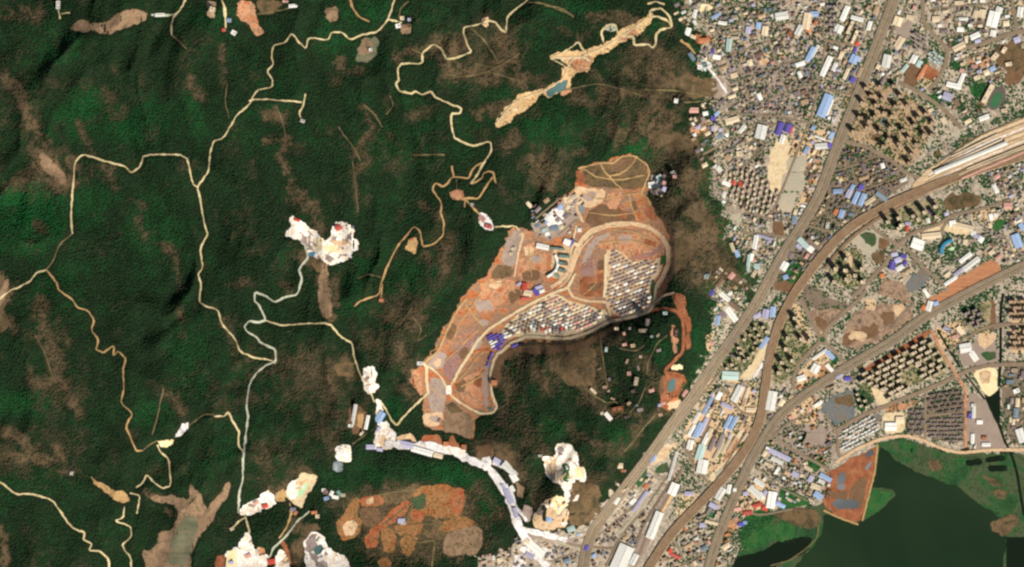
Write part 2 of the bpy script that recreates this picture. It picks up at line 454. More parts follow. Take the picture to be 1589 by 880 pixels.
# ------------------------------------------------------------------ town, fields, water
sheet("town_ground", CITY, M['town'], 0, 7.0, grid=14)
for s, m, l in (
    ("1300,232 1345,225 1400,262 1412,282 1380,305 1340,330 1300,350 1262,400 1222,440 1200,440 1235,380 1268,320 1280,285", 'asphalt', 1),
    ("1090,70 1250,90 1290,150 1230,190 1110,170 1120,120", 'concrete', 1),
    ("1105,250 1200,262 1215,340 1165,345 1130,335 1100,300", 'concrete', 1),
    ("1310,135 1345,125 1400,140 1450,180 1440,215 1412,262 1385,245 1350,225 1312,215", 'towersoil', 1),
    ("1180,640 1230,640 1290,660 1300,710 1245,725 1200,700", 'concrete', 1)):
    sheet("bare_lot", s, M[m], l, 2.5, grid=12)
for s, m, jit in (
    ("1200,222 1222,205 1225,250 1215,295 1195,300 1190,262", 'cream', 1.5),
    ("1225,215 1262,195 1285,205 1284,240 1262,250 1228,244", 'pale', 2),
    ("1221,245 1252,240 1250,266 1220,266", 'paving', .8),
    ("1214,268 1250,268 1247,298 1212,296", 'paving', .8), ("1205,300 1235,300 1233,328 1212,330", 'paving', 1),
    ("1252,245 1274,250 1270,285 1252,285", 'orange', 2), ("1250,288 1262,290 1240,325 1236,322", 'pale', 1),
    ("1199,343 1217,345 1216,368 1200,364", 'darkearth_and_shade', .8), ("1145,356 1165,356 1166,372 1146,372", 'pale', 1),
    ("1130,325 1150,320 1152,350 1138,350", 'paving', 1.5),
    ("1158,215 1186,212 1184,250 1172,252", 'asphalt', 1.5),
    ("1050,118 1110,120 1120,140 1085,158 1062,150", 'scrub', 2.5), ("1100,130 1128,118 1135,150 1110,152", 'concrete', 2),
    ("1080,8 1102,6 1104,18 1084,20", 'yellow', 1.5), ("1075,52 1105,52 1103,68 1080,68", 'redearth', 1.5),
    ("1090,190 1100,185 1100,205 1075,212 1070,198", 'orange', 1.5),
    ("1405,100 1432,100 1420,140 1402,125", 'darkearth_and_shade', 1.5), ("1420,138 1437,100 1460,112 1448,140", 'railsand', 1.2),
    ("1437,99 1459,112 1445,126 1432,120", 'redearth', .6), ("1500,92 1535,85 1540,100 1510,106", 'orange', 1.5),
    ("1560,95 1589,90 1589,130 1560,132", 'darkearth_and_shade', 2.5), ("1390,38 1415,34 1412,60 1392,70", 'concrete', 1),
    ("1545,70 1590,60 1590,105 1560,110 1545,100", 'scrub', 3),
    ("1318,372 1335,358 1365,354 1370,372 1362,388 1356,403 1345,396 1330,384", 'paving', 2), ("1332,362 1362,360 1355,385 1342,380", 'wet', 2),
    ("1363,366 1382,376 1372,388 1362,384", 'darkearth_and_shade', 1), ("1352,395 1375,388 1372,408 1358,410", 'scrub', 1),
    ("1405,440 1432,412 1447,424 1428,448 1408,456", 'bluegrey', 1),
    ("1466,444 1500,424 1540,400 1557,418 1514,448 1478,464", 'plough', 1), ("1432,470 1470,448 1480,464 1440,484", 'plough', 1),
    ("1470,302 1522,300 1522,318 1475,328 1460,318", 'scrub', 2), ("1515,322 1555,322 1550,345 1520,345", 'pale', 2),
    ("1458,345 1510,352 1505,366 1475,362 1460,358", 'cream', 1), ("1424,362 1456,350 1462,358 1450,372 1430,372", 'cream', .8),
    ("1545,340 1562,342 1552,358 1538,356", 'grass', 1.2),
    ("1250,440 1275,450 1300,470 1320,470 1300,495 1268,480 1240,470", 'asphalt', 2), ("1222,435 1240,440 1228,455 1200,450 1202,440", 'darkearth_and_shade', 1.5),
    ("1255,480 1310,480 1295,505 1278,518 1260,512", 'waste', 2), ("1262,490 1285,498 1280,512 1268,508", 'darkearth_and_shade', 1),
    ("1312,500 1345,470 1400,470 1420,485 1385,520 1335,540 1308,535", 'waste', 3), ("1340,465 1358,462 1358,485 1345,480", 'pale', 1),
    ("1345,505 1360,500 1362,520 1345,525 1308,540 1305,520", 'darkearth_and_shade', 2), ("1320,512 1345,515 1340,530 1318,528", 'pale', 2),
    ("1385,475 1405,470 1408,490 1388,495", 'pale', 2), ("1365,485 1385,482 1388,500 1370,505", 'darkearth_and_shade', 2),
    ("1372,430 1400,440 1420,470 1385,468 1355,455", 'waste', 2.5),
    ("1238,580 1262,555 1284,543 1300,562 1280,585 1265,598 1240,600 1230,592", 'pale', 1.5), ("1270,568 1296,565 1282,585 1268,590", 'orange', 1.5),
    ("1272,630 1290,618 1318,604 1326,612 1328,640 1322,651 1296,658 1282,650", 'bluegrey', 2), ("1295,615 1322,612 1324,628 1298,630", 'scrub', 2),
    ("1225,632 1262,612 1272,635 1268,655 1240,662 1218,650", 'pale', 2.5), ("1250,672 1282,672 1280,690 1255,690", 'concrete', 1),
    ("1320,606 1350,602 1360,620 1340,640 1332,636", 'wet', 2),
    ("1369,641 1403,638 1405,672 1370,673", 'cream', .5), ("1372,634 1395,628 1425,618 1428,626 1400,636 1378,642", 'orange', 1),
    ("1408,632 1434,630 1434,676 1408,674", 'asphalt', .6), ("1437,612 1497,600 1496,690 1437,680", 'asphalt', .6),
    ("1500,605 1530,622 1548,662 1568,695 1500,696", 'concrete', 1), ("1508,574 1549,569 1547,613 1532,616 1522,602", 'yellow', 1), ("1516,578 1535,574 1536,598 1522,596", 'pale', 2),
    ("1556,560 1600,560 1600,695 1572,690 1556,660", 'asphalt', 1), ("1518,470 1545,462 1545,512 1530,512", 'darkearth_and_shade', 1.5),
    ("1496,540 1530,520 1548,530 1548,560 1500,572 1485,550", 'concrete', 2), ("1516,515 1544,515 1542,535 1522,540", 'pale', 2),
    ("1520,548 1545,545 1545,558 1530,560", 'wet', 1), ("1448,510 1490,495 1500,515 1480,540 1462,540", 'pale', 2),
    ("1338,572 1400,538 1442,516 1466,556 1472,578 1420,596 1352,618 1335,600", 'estate', 1),
    ("1372,555 1440,510 1446,516 1400,548 1342,578 1340,570", 'redearth', 1), ("1498,488 1538,462 1538,512 1505,520", 'estate', 1),
    ("1567,462 1600,462 1600,548 1567,548", 'pale', 1), ("1350,598 1372,610 1380,628 1362,628", 'cream', .8),
    ("1290,388 1338,388 1338,444 1318,446 1288,436", 'estate', 1), ("1312,392 1322,392 1322,440 1312,440", 'pale', 1),
    ("1368,318 1462,308 1464,338 1420,350 1370,356", 'estate', 1), ("1202,482 1228,470 1260,540 1250,548 1215,598 1198,590", 'estate', 1),
    ("1228,470 1240,472 1262,530 1250,538 1240,510", 'pale', 1),
    ("1108,580 1120,545 1150,510 1172,500 1196,505 1182,545 1152,578 1120,585", 'estate', 1),
    ("1150,588 1165,565 1182,535 1194,530 1194,545 1180,572 1165,590", 'cream', 1), ("1118,572 1146,575 1148,592 1122,592", 'teal' if False else 'paving', 1),
    ("1085,590 1105,578 1112,592 1085,625 1070,630", 'pale', 2),
    ("1108,618 1140,600 1176,600 1172,650 1150,695 1110,745 1080,728 1066,690 1060,660", 'pale', 2),
    ("1122,705 1140,680 1150,690 1124,730", 'orange', 1.5), ("1095,745 1140,700 1150,703 1112,750", 'cream', 1), ("1108,732 1122,725 1122,738 1108,742", 'paving', 1),
    ("1030,690 1050,685 1048,700 1020,722 1008,720", 'railsand', 1.5), ("1020,722 1038,716 1036,735 1018,735", 'wet', 1.5),
    ("1050,770 1075,760 1085,770 1060,800 1048,806", 'railsand', 1), ("990,880 1020,815 1050,758 1040,752 1015,800 985,850", 'concrete', 1),
    ("985,730 1004,722 1004,745 985,760 972,760", 'wet', 1), ("985,798 1003,765 1008,772 985,812 968,830 960,828", 'paving', .8),
    ("1140,770 1175,735 1202,755 1206,790 1165,802 1140,800", 'pale', 2), ("1128,805 1145,800 1143,830 1120,835", 'orange', 2),
    ("832,792 845,774 862,768 874,776 882,795 880,815 850,825 830,818 825,808", 'pale', 2),
    ("813,826 842,826 842,846 814,840", 'concrete', .6), ("886,742 932,748 928,800 888,816 878,795", 'scrub', 3)):
    sheet("bare_lot", s, M[m], 2, jit, clear=True, grid=9, block=m in ('paving', 'cream', 'darkearth_and_shade', 'bluegrey', 'plough', 'scrub', 'redearth', 'yellow', 'grass', 'concrete', 'waste'))
for s in ("1250,707 1276,706 1280,718 1270,732 1256,728", "1217,415 1232,404 1248,412 1238,440 1222,440", "1296,548 1304,556 1292,570 1288,566", "1262,586 1276,590 1262,602 1256,600",
          "1480,85 1500,98 1495,110 1478,104", "1502,122 1530,122 1528,150 1508,150", "1435,145 1470,150 1460,170 1440,160"):
    sheet("grass_plot", s, M['grass'], 3, 1, grid=9)
# lake side
sheet("wetland", "1362,684 1400,680 1432,688 1470,704 1600,702 1640,800 1640,960 1135,960 1140,862 1168,845 1165,812 1200,790 1275,784 1330,760", M['wet'], 0, 1.5, grid=14)
sheet("lake", "1366,694 1374,698 1392,716 1430,736 1462,748 1490,757 1520,782 1550,802 1567,816 1559,838 1556,960 1190,960 1240,868 1262,848 1275,830 1278,796 1300,800 1326,812 1336,812 1368,792 1386,776 1391,766 1376,757 1358,756 1345,764 1340,806 1330,812 1352,752", M['lake'], 2, 1.2, grid=14)
sheet("lake", "1138,866 1180,856 1210,838 1262,832 1258,850 1236,866 1200,878 1170,940 1130,930", M['ditch'], 2, 1, grid=12)
sheet("pond", "1562,834 1600,833 1600,930 1561,930", M['ditch'], 2, .5, soft=False, grid=12)
for s in ("1497,714 1524,712 1526,721 1501,723", "1530,709 1558,706 1563,715 1529,718", "1531,723 1563,722 1563,731 1536,733", "1412,696 1416,696 1416,700 1412,700"):
    sheet("pond", s, M['ditch'], 3, .8)
for s, m in (("1205,796 1240,785 1272,792 1270,816 1255,822 1228,810 1206,806", 'scrub'), ("1198,812 1230,812 1234,834 1198,842", 'grass'), ("1210,755 1236,764 1262,780 1240,786 1214,797", 'grass'),
             ("1150,812 1165,796 1198,786 1200,840 1150,858", 'grass'), ("1104,848 1114,846 1106,885 1094,885", 'grass'),
             ("1345,765 1358,757 1388,764 1384,774 1366,790 1342,806", 'grass'), ("1400,684 1424,690 1418,702 1398,698", 'grass'),
             ("1440,712 1456,714 1462,730 1448,735", 'scrub'), ("1520,738 1545,742 1560,756 1540,752", 'scrub'), ("1540,760 1566,762 1560,776 1545,770", 'scrub'), ("1482,708 1500,708 1500,720 1486,720", 'grass'), ("1535,812 1575,795 1580,812 1560,835 1540,822", 'scrub')):
    sheet("field", s, M[m], 2 if m != 'scrub' else 3, 1.5, grid=9)
sheet("bare_earth", "1278,738 1310,718 1340,704 1363,690 1359,730 1351,760 1340,790 1334,812 1308,806 1280,790 1274,772 1284,752", M['redearth'], 3, 1.6)
for s, m in (("1300,738 1312,732 1312,748 1298,752", 'pool'), ("1342,704 1354,696 1356,706 1342,710", 'pool'), ("1300,752 1312,752 1310,760 1300,760", 'greypond'), ("1318,760 1336,742 1346,742 1340,785 1328,790 1318,780", 'darkearth_and_shade'),
             ("1290,782 1298,774 1335,778 1332,790 1300,792", 'pool'), ("1345,720 1351,716 1348,730 1342,728", 'greypond'), ("1284,764 1318,762 1315,775 1290,774", 'darkearth_and_shade')):
    sheet("pool" if m in ('pool', 'greypond') else "bare_earth", s, M[m], 4, 1)

# ------------------------------------------------------------------ earthworks in the hills
sheet("bare_earth", SITE, M['mixed'], 1, 2.2, grid=7)
for s, m, l in (
    ("903,262 930,256 962,245 986,243 1003,258 1006,272 998,294 950,292 905,290", 'scrub', 2), ("946,250 980,246 984,252 972,264 944,270 938,262", 'darkearth_and_shade', 3),
    ("893,264 902,262 908,280 904,284 896,276", 'redearth', 3), ("890,288 915,292 940,293 935,315 912,325 893,318", 'pale', 2),
    ("915,328 925,320 945,318 985,332 988,342 950,346 922,354 908,344", 'darkearth_and_shade', 2), ("940,300 966,296 960,325 945,325", 'orange', 3), ("980,312 990,312 990,330 978,326", 'darkearth_and_shade', 2),
    ("1004,320 1012,318 1020,342 1010,345 1002,335", 'redearth', 2), ("904,402 908,385 922,369 944,360 946,366 926,378 916,396 912,420 904,420", 'greyearth', 2),
    ("902,412 912,398 928,402 926,430 902,430", 'purple', 2), ("900,430 925,428 940,420 944,440 940,458 900,460", 'redearth', 2), ("925,380 950,362 1010,360 1032,378 1030,398 1000,405 975,402 960,390 935,386", 'orange', 2),
    ("958,364 982,366 975,378 960,376", 'greyearth', 3), ("980,395 1010,392 1025,380 1028,386 1008,402 985,404", 'purple', 3), ("940,388 964,389 978,405 1012,404 1026,398 1027,414 1012,440 1010,480 990,492 962,494 945,480 938,460 942,430", 'pale', 3),
    ("1024,400 1034,395 1030,410 1024,412", 'grass', 4), ("1009,436 1015,432 1014,468 1010,474", 'wet', 4),
    ("770,532 782,508 802,490 836,470 852,458 872,458 886,468 912,474 942,484 944,496 915,511 880,522 820,521 800,523", 'cream', 3),
    ("786,374 799,357 815,361 809,384 799,414 777,408 783,386", 'concrete', 3), ("775,410 800,414 797,428 762,434 762,424", 'scrub', 2), ("820,376 845,378 850,420 835,432 804,434 806,400", 'orange', 2),
    ("855,385 890,380 888,425 872,436 855,430", 'pale', 3), ("812,420 838,418 838,434 812,436", 'darkearth_and_shade', 3), ("788,455 806,446 808,460 792,472", 'darkearth_and_shade', 3),
    ("745,432 800,434 800,450 770,480 750,490 745,465", 'orange', 2), ("703,490 720,465 728,472 748,505 740,525 700,540 690,520", 'mixed', 3), ("700,520 735,505 742,520 728,548 700,545", 'purple', 3), ("736,466 760,464 764,480 740,484", 'greyearth', 3), ("748,495 760,497 758,506 745,505", 'greyearth', 3),
    ("680,545 692,548 692,568 672,572 660,568", 'greyearth', 3), ("668,582 690,590 692,612 688,640 666,638 664,600", 'greyearth', 3), ("690,555 720,545 712,575 700,595 690,580", 'purple', 3), ("715,590 750,570 752,632 735,632 712,612", 'orange', 3),
    ("750,565 758,560 757,612 758,630 750,628", 'greyearth', 4), ("658,642 688,640 682,660 658,660", 'pale', 3), ("692,626 722,638 735,648 733,683 712,674 686,668", 'pinksoil', 3), ("688,626 704,624 720,640 700,640", 'scrub', 4),
    ("640,590 640,575 650,572 658,590 655,614 648,610", 'orange', 2)):
    sheet("bare_earth", s, M[m], l, 1.4)
sheet("pond", "899,318 906,315 907,330 900,331", M['greypond'], 4, .5)
sheet("pond", "756,632 764,630 764,636 757,636", M['teal'], 4, .4)
for s, m, l in (
    ("1040,455 1060,455 1062,478 1072,502 1070,540 1062,542 1062,500 1046,476", 'redearth', 1), ("1020,440 1032,424 1037,428 1030,448 1018,476 1012,470", 'orange', 1), ("1040,505 1048,505 1050,545 1042,550", 'orange', 1),
    ("1030,575 1058,578 1068,590 1056,610 1046,626 1038,640 1022,630 1026,600", 'redearth', 1), ("1022,615 1030,605 1030,580 1020,585", 'darkearth_and_shade', 1), ("1040,568 1058,566 1058,574 1040,574", 'yellow', 2), ("1036,622 1058,618 1052,632 1038,636", 'pale', 2),
    ("1092,522 1106,515 1118,530 1105,548 1098,545", 'pale', 1), ("860,545 905,535 925,545 920,600 890,600 870,590", 'scrub', 0), ("1030,400 1070,370 1075,380 1055,420 1030,425", 'scrub', 0),
    # lower orange fields
    ("523,808 530,800 540,785 553,771 561,778 553,798 562,808 560,826 548,836 534,837 524,826", 'contour', 1), ("532,812 548,806 556,814 548,830 535,832", 'pale', 2), ("555,774 572,770 590,768 598,780 586,788 560,787", 'contour_red', 1), ("570,776 580,770 582,780 572,784", 'pale', 2),
    ("556,790 580,786 592,796 586,816 562,816", 'darkearth_and_shade', 1), ("565,836 580,816 590,820 585,846 570,853", 'contour_red', 1), ("590,824 605,818 616,828 614,857 596,860", 'contour', 1), ("622,831 648,830 646,846 632,866 622,852", 'contour', 1),
    ("580,818 620,780 633,778 633,796 602,816 588,826", 'contour_red', 1), ("640,768 655,753 682,749 715,757 723,776 716,800 690,806 664,800 648,790", 'contour', 1), ("700,758 716,758 722,776 714,798 702,796", 'contour_red', 2), ("640,770 662,764 662,790 645,790", 'wet', 2),
    ("690,830 720,816 746,818 751,840 736,863 688,863", 'pinksoil', 1), ("640,785 662,795 655,815 636,806", 'contour_red', 1), ("600,765 640,760 640,775 605,782", 'scrub', 1), ("660,810 690,808 700,825 680,840 655,830", 'scrub', 1), ("586,868 605,862 610,880 588,882", 'contour', 1),
    ("648,690 660,676 678,674 690,690 680,694", 'contour_red', 1), ("690,690 700,676 714,690 712,700 695,702", 'contour_red', 1), ("736,692 760,686 768,700 762,718 740,712", 'darkearth_and_shade', 1), ("765,705 790,690 800,715 795,730", 'scrub', 1),
    ("560,812 600,800 640,795 660,806 690,808 722,800 746,815 690,830 650,832 620,828 590,822", 'scrub', 0), ("590,768 640,752 656,753 642,768 632,778 600,782", 'scrub', 0), ("610,815 640,806 660,812 650,830 618,830", 'contour', 1), ("690,806 720,800 740,812 700,826 680,820", 'contour', 1),
    ("785,546 820,533 880,535 918,523 946,506 962,500 952,513 916,533 880,546 820,547", 'darkearth_and_shade', 1), ("762,570 772,552 790,542 800,545 780,560 772,600 765,600", 'darkearth_and_shade', 1),  # brown slope south of the lower villas, its shade painted as dark strips
    ("822,344 848,350 868,312 886,298 904,300 903,335 890,352 868,366 846,372 832,364", 'concrete', 2), ("848,335 866,322 880,330 866,350 852,350", 'whitestrip', 3), ("872,306 895,300 898,310 876,318", 'pale', 3), ("1004,284 1012,272 1028,272 1034,290 1026,304 1008,302", 'concrete', 2), ("1008,282 1022,278 1026,290 1012,294", 'whitestrip', 3),
    # the scarred hillside at the bottom left
    ("236,766 276,768 295,776 295,746 303,755 314,766 320,790 330,781 336,770 352,748 359,746 353,772 340,790 330,806 325,816 315,822 308,842 298,862 298,890 228,890 221,852 241,850 251,825 268,820 279,796 270,781 240,776", 'pinksoil', 1),
    ("286,802 302,798 312,810 302,842 292,876 262,874 266,842", 'field', 2),
    ("107,46 125,30 150,40 166,35 190,20 215,15 234,23 226,36 195,46 170,56 150,50 130,51", 'pinksoil', 1), ("143,738 156,745 176,757 196,763 206,775 190,779 174,766 154,753", 'orangetrack', 1),
    ("247,682 273,680 272,690 260,694 250,689", 'yellow', 1), ("273,676 283,656 295,653 297,661 283,676", 'whitestrip', 1), ("370,4 398,2 402,40 412,50 398,60 385,35 370,30", 'orange', 1), ("400,2 445,5 430,25 405,25", 'scrub', 1),
    ("322,3 338,3 336,30 326,30", 'pale', 1), ("505,15 527,15 526,36 508,36", 'pinksoil', 1), ("562,62 588,60 588,86 572,98 552,97 556,78", 'field', 1), ("562,62 580,66 575,85 560,90", 'pinksoil', 2), ("620,40 640,38 638,56 624,55", 'pinksoil', 1),
    ("0,455 18,430 18,448 5,475 0,478", 'pinksoil', 1), ("62,240 72,236 104,272 103,290 92,285 68,262", 'pinksoil', 1),
    ("697,298 717,295 721,310 708,313 700,308", 'orange', 2), ("743,331 752,331 764,345 768,357 756,359 743,347", 'whitestrip', 1), ("628,386 640,367 649,371 645,394 636,392", 'orangetrack', 1), ("588,463 596,463 596,469 588,470", 'orange', 1),
    ("750,30 758,30 759,42 752,44 746,40", 'pale', 1), ("520,565 550,560 552,582 525,585", 'scrub', 1), ("497,412 511,405 513,440 518,490 505,496 495,470", 'pinksoil', 1), ("497,395 510,412 495,425 480,405", 'scrub', 1),
    # the upper sand valley
    ("764,196 775,178 800,152 828,142 852,136 872,128 872,108 882,104 866,92 854,90 870,82 905,80 928,72 950,62 975,38 1000,30 1004,22 1012,20 1010,34 985,58 960,70 938,86 922,88 918,110 905,114 886,116 884,145 868,150 845,148 830,158 810,172 790,190 778,200", 'sand', 1),
    ("880,92 920,88 916,108 900,112 884,108", 'orange', 2), ("848,140 870,128 882,126 876,140 850,152", 'teal', 3), ("868,146 884,134 888,144 872,152", 'orange', 3), ("955,66 985,46 990,54 970,64", 'orange', 2),
    ("935,42 954,38 958,48 948,52 938,50", 'greytrack', 1), ("1082,93 1098,90 1104,104 1094,112 1084,108", 'whitestrip', 3)):
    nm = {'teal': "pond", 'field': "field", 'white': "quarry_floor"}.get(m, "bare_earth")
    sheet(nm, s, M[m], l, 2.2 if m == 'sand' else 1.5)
sheet("pond", "1087,97 1096,95 1098,104 1090,107", M['greypond'], 5, .5)
sheet("pond", "1036,590 1048,586 1046,606 1034,608", M['teal'], 4, .7)
# ------------------------------------------------------------------ white quarries
for s, m, l in (
    ("449,342 457,336 466,344 479,350 491,360 501,372 510,373 515,366 515,351 525,346 538,345 548,352 551,370 558,374 557,385 548,393 538,404 525,409 510,413 500,406 484,397 476,382 462,375 445,368 447,360 454,354", 'white', 2),
    ("466,360 486,364 486,386 478,389 467,371", 'pitgrey', 3), ("486,370 498,368 510,380 530,383 525,393 500,390 484,386", 'yellow', 3), ("512,372 545,368 545,376 520,380", 'pale', 4), ("505,395 520,400 515,408 500,404", 'pitgrey', 4),
    ("518,368 524,366 524,374 516,374", 'pitgrey', 5), ("538,364 544,360 544,372 538,374", 'pitgrey', 5),
    ("563,572 580,570 584,581 582,594 588,599 583,608 571,611 564,600 562,586", 'white', 2), ("582,620 590,620 594,642 584,646", 'white', 2), ("585,655 600,652 614,675 617,690 602,698 580,697 582,678", 'white', 2), ("590,676 602,680 600,690 590,688", 'pale', 3),
    ("522,690 541,688 545,701 543,714 532,719 521,713", 'white', 2), ("542,626 558,630 572,640 562,672 548,676 545,660 540,662", 'darkearth_and_shade', 1), ("556,640 566,642 562,664 555,662", 'orangetrack', 2),
    ("371,790 378,784 400,774 412,762 426,768 428,781 415,790 395,799 371,799", 'white', 2), ("441,768 451,745 465,741 470,730 491,735 492,748 479,770 466,791 457,783 449,775", 'cream', 2), ("444,765 452,748 464,744 466,762 456,778", 'white', 3), ("465,750 478,745 477,760 466,774 462,768", 'mint', 3),
    ("352,853 370,850 374,835 388,824 394,840 397,860 410,858 420,862 414,890 350,890", 'white', 2), ("352,856 372,852 368,880 354,885", 'yellow', 3), ("428,858 437,851 446,862 452,890 424,890", 'white', 2), ("433,841 443,840 450,858 455,873 446,870", 'redearth', 2), ("336,862 350,860 350,882 335,880", 'redearth', 1), ("398,852 410,850 412,860 400,862", 'orange', 3), ("428,768 442,758 446,778 432,780", 'orangetrack', 2),
    ("471,842 480,828 495,824 506,835 513,852 535,862 547,890 477,890 473,862", 'white', 2), ("474,840 482,830 494,829 492,850 482,860 475,852", 'pitgrey', 3), ("478,856 495,862 510,880 500,884 486,872", 'pitgrey', 3), ("475,815 492,812 500,822 478,828", 'scrub', 1), ("455,840 470,835 472,870 460,878 452,850", 'scrub', 1),
    ("842,708 857,707 862,690 872,686 886,690 896,702 898,715 906,725 907,748 893,750 889,760 899,764 898,773 885,781 875,774 873,756 862,749 850,735 844,722", 'white', 2), ("844,712 860,712 868,735 864,752 848,730", 'pale', 3), ("890,722 906,723 906,742 890,740", 'yellow', 3), ("872,717 882,718 882,745 874,746", 'grass', 4), ("864,694 875,696 876,702 866,704", 'pitgrey', 4), ("866,728 872,722 873,750 868,748", 'pitgrey', 3),
    ("856,770 872,768 880,782 868,800 855,785", 'yellow', 3)):
    sheet({'grass': "grass_plot", 'scrub': "bare_earth"}.get(m, "quarry_floor"), s, M[m], l, 1.8)
sheet("pond", "487,851 499,843 504,855 490,863", M['teal'], 5, .6)
sheet("pond", "480,392 491,391 489,398 481,398", M['blue'], 5, .4)
sheet("pond", "518,716 526,714 533,718 533,730 524,733 517,728", M['greypond'], 2, .4)

# broken rock, spoil and benches inside the quarries
QR = random.Random(31)
for c, rx, ry, n in (((520, 385), 36, 20, 16), ((470, 362), 20, 12, 6), ((572, 590), 8, 16, 5), ((597, 682), 14, 18, 7), ((400, 782), 24, 9, 8), ((385, 852), 22, 18, 12), ((510, 866), 26, 9, 8), ((440, 872), 10, 8, 4), ((872, 722), 24, 30, 16), ((884, 768), 12, 8, 4), ((855, 796), 20, 20, 10), ((466, 758), 16, 16, 5)):
    for k in range(n):
        t = QR.uniform(0, 6.28); r = QR.uniform(0, 1) ** .5
        x, y = c[0] + rx * r * math.cos(t), c[1] + ry * r * math.sin(t)
        if at(bare, [x], [y])[0]:
            L, Q, A = QR.uniform(2.5, 7), QR.uniform(1.2, 2.6), QR.uniform(0, 3.14)
            pts = [(x + L * math.cos(u) * math.cos(A) - Q * math.sin(u) * math.sin(A), y + L * math.cos(u) * math.sin(A) + Q * math.sin(u) * math.cos(A)) for u in np.linspace(0, 6.28, 9)[:-1]]
            sheet("spoil_heap", pts, M[QR.choice(['pitgrey', 'pale', 'sand', 'whitestrip', 'concrete', 'white', 'white'])], 5, 1.0, clear=False)
# blocks of different ground inside the town
for k in range(170):
    x, y = QR.uniform(1095, 1585), QR.uniform(5, 870)
    if not in_poly(x, y, CITY) or (x > 1290 and y > 690) or at(occ, [x], [y])[0]: continue
    A = math.radians(-QR.choice([64, 64, 28, 28, 10, 75]) + QR.uniform(-5, 5)); L, Q = QR.uniform(8, 20), QR.uniform(5, 11)
    pts = [(x + u * L * math.cos(A) - v * Q * math.sin(A), y + u * L * math.sin(A) + v * Q * math.cos(A)) for u, v in ((-.6, -.5), (.5, -.6), (.6, .5), (-.5, .6))]
    m = QR.choice(['concrete', 'asphalt', 'paving', 'paving', 'scrub', 'estate', 'estate', 'cream', 'pale', 'asphalt', 'bluegrey', 'darkearth_and_shade', 'concrete'])
    sheet("yard", pts, M[m], 1, .9, clear=False, grid=9)

for s, m in (("690,525 700,500 712,505 702,530", 'darkearth_and_shade'), ("760,440 780,436 778,448 764,450", 'pale'), ("730,535 745,520 750,530 738,545", 'greyearth'), ("712,548 724,538 728,550 716,560", 'darkearth_and_shade'), ("812,385 828,382 826,396 814,398", 'pale'), ("822,400 842,396 840,408 824,410", 'greyearth'), ("905,300 925,298 922,312 908,312", 'greyearth'),
             ("960,330 975,328 972,340 958,340", 'redearth'), ("1000,372 1020,372 1018,384 1002,386", 'redearth'), ("925,405 940,402 938,418 926,420", 'darkearth_and_shade'), ("915,440 935,438 930,452 914,452", 'darkearth_and_shade'), ("672,560 684,552 686,566 676,570", 'pale'), ("705,595 722,590 720,605 708,608", 'darkearth_and_shade'), ("735,585 748,580 746,600 736,602", 'redearth'), ("668,648 680,646 678,656 668,656", 'greyearth'),
             ("800,860 818,866 812,884 796,882", 'whitestrip'), ("836,848 862,852 858,872 834,868", 'whitestrip'), ("845,826 866,828 862,842 846,842", 'greyearth'), ("868,836 892,832 898,848 874,852", 'concrete'), ("612,676 640,672 648,684 620,686", 'pale'), ("604,664 616,668 614,680 604,678", 'whitestrip'), ("745,712 760,706 764,722 750,722", 'whitestrip'), ("800,745 812,752 812,775 802,770", 'pinksoil'), ("812,780 826,790 822,812 812,806", 'greyearth')):
    sheet("bare_earth" if m != 'whitestrip' else "works_yard", s, M[m], 4, 1.6)
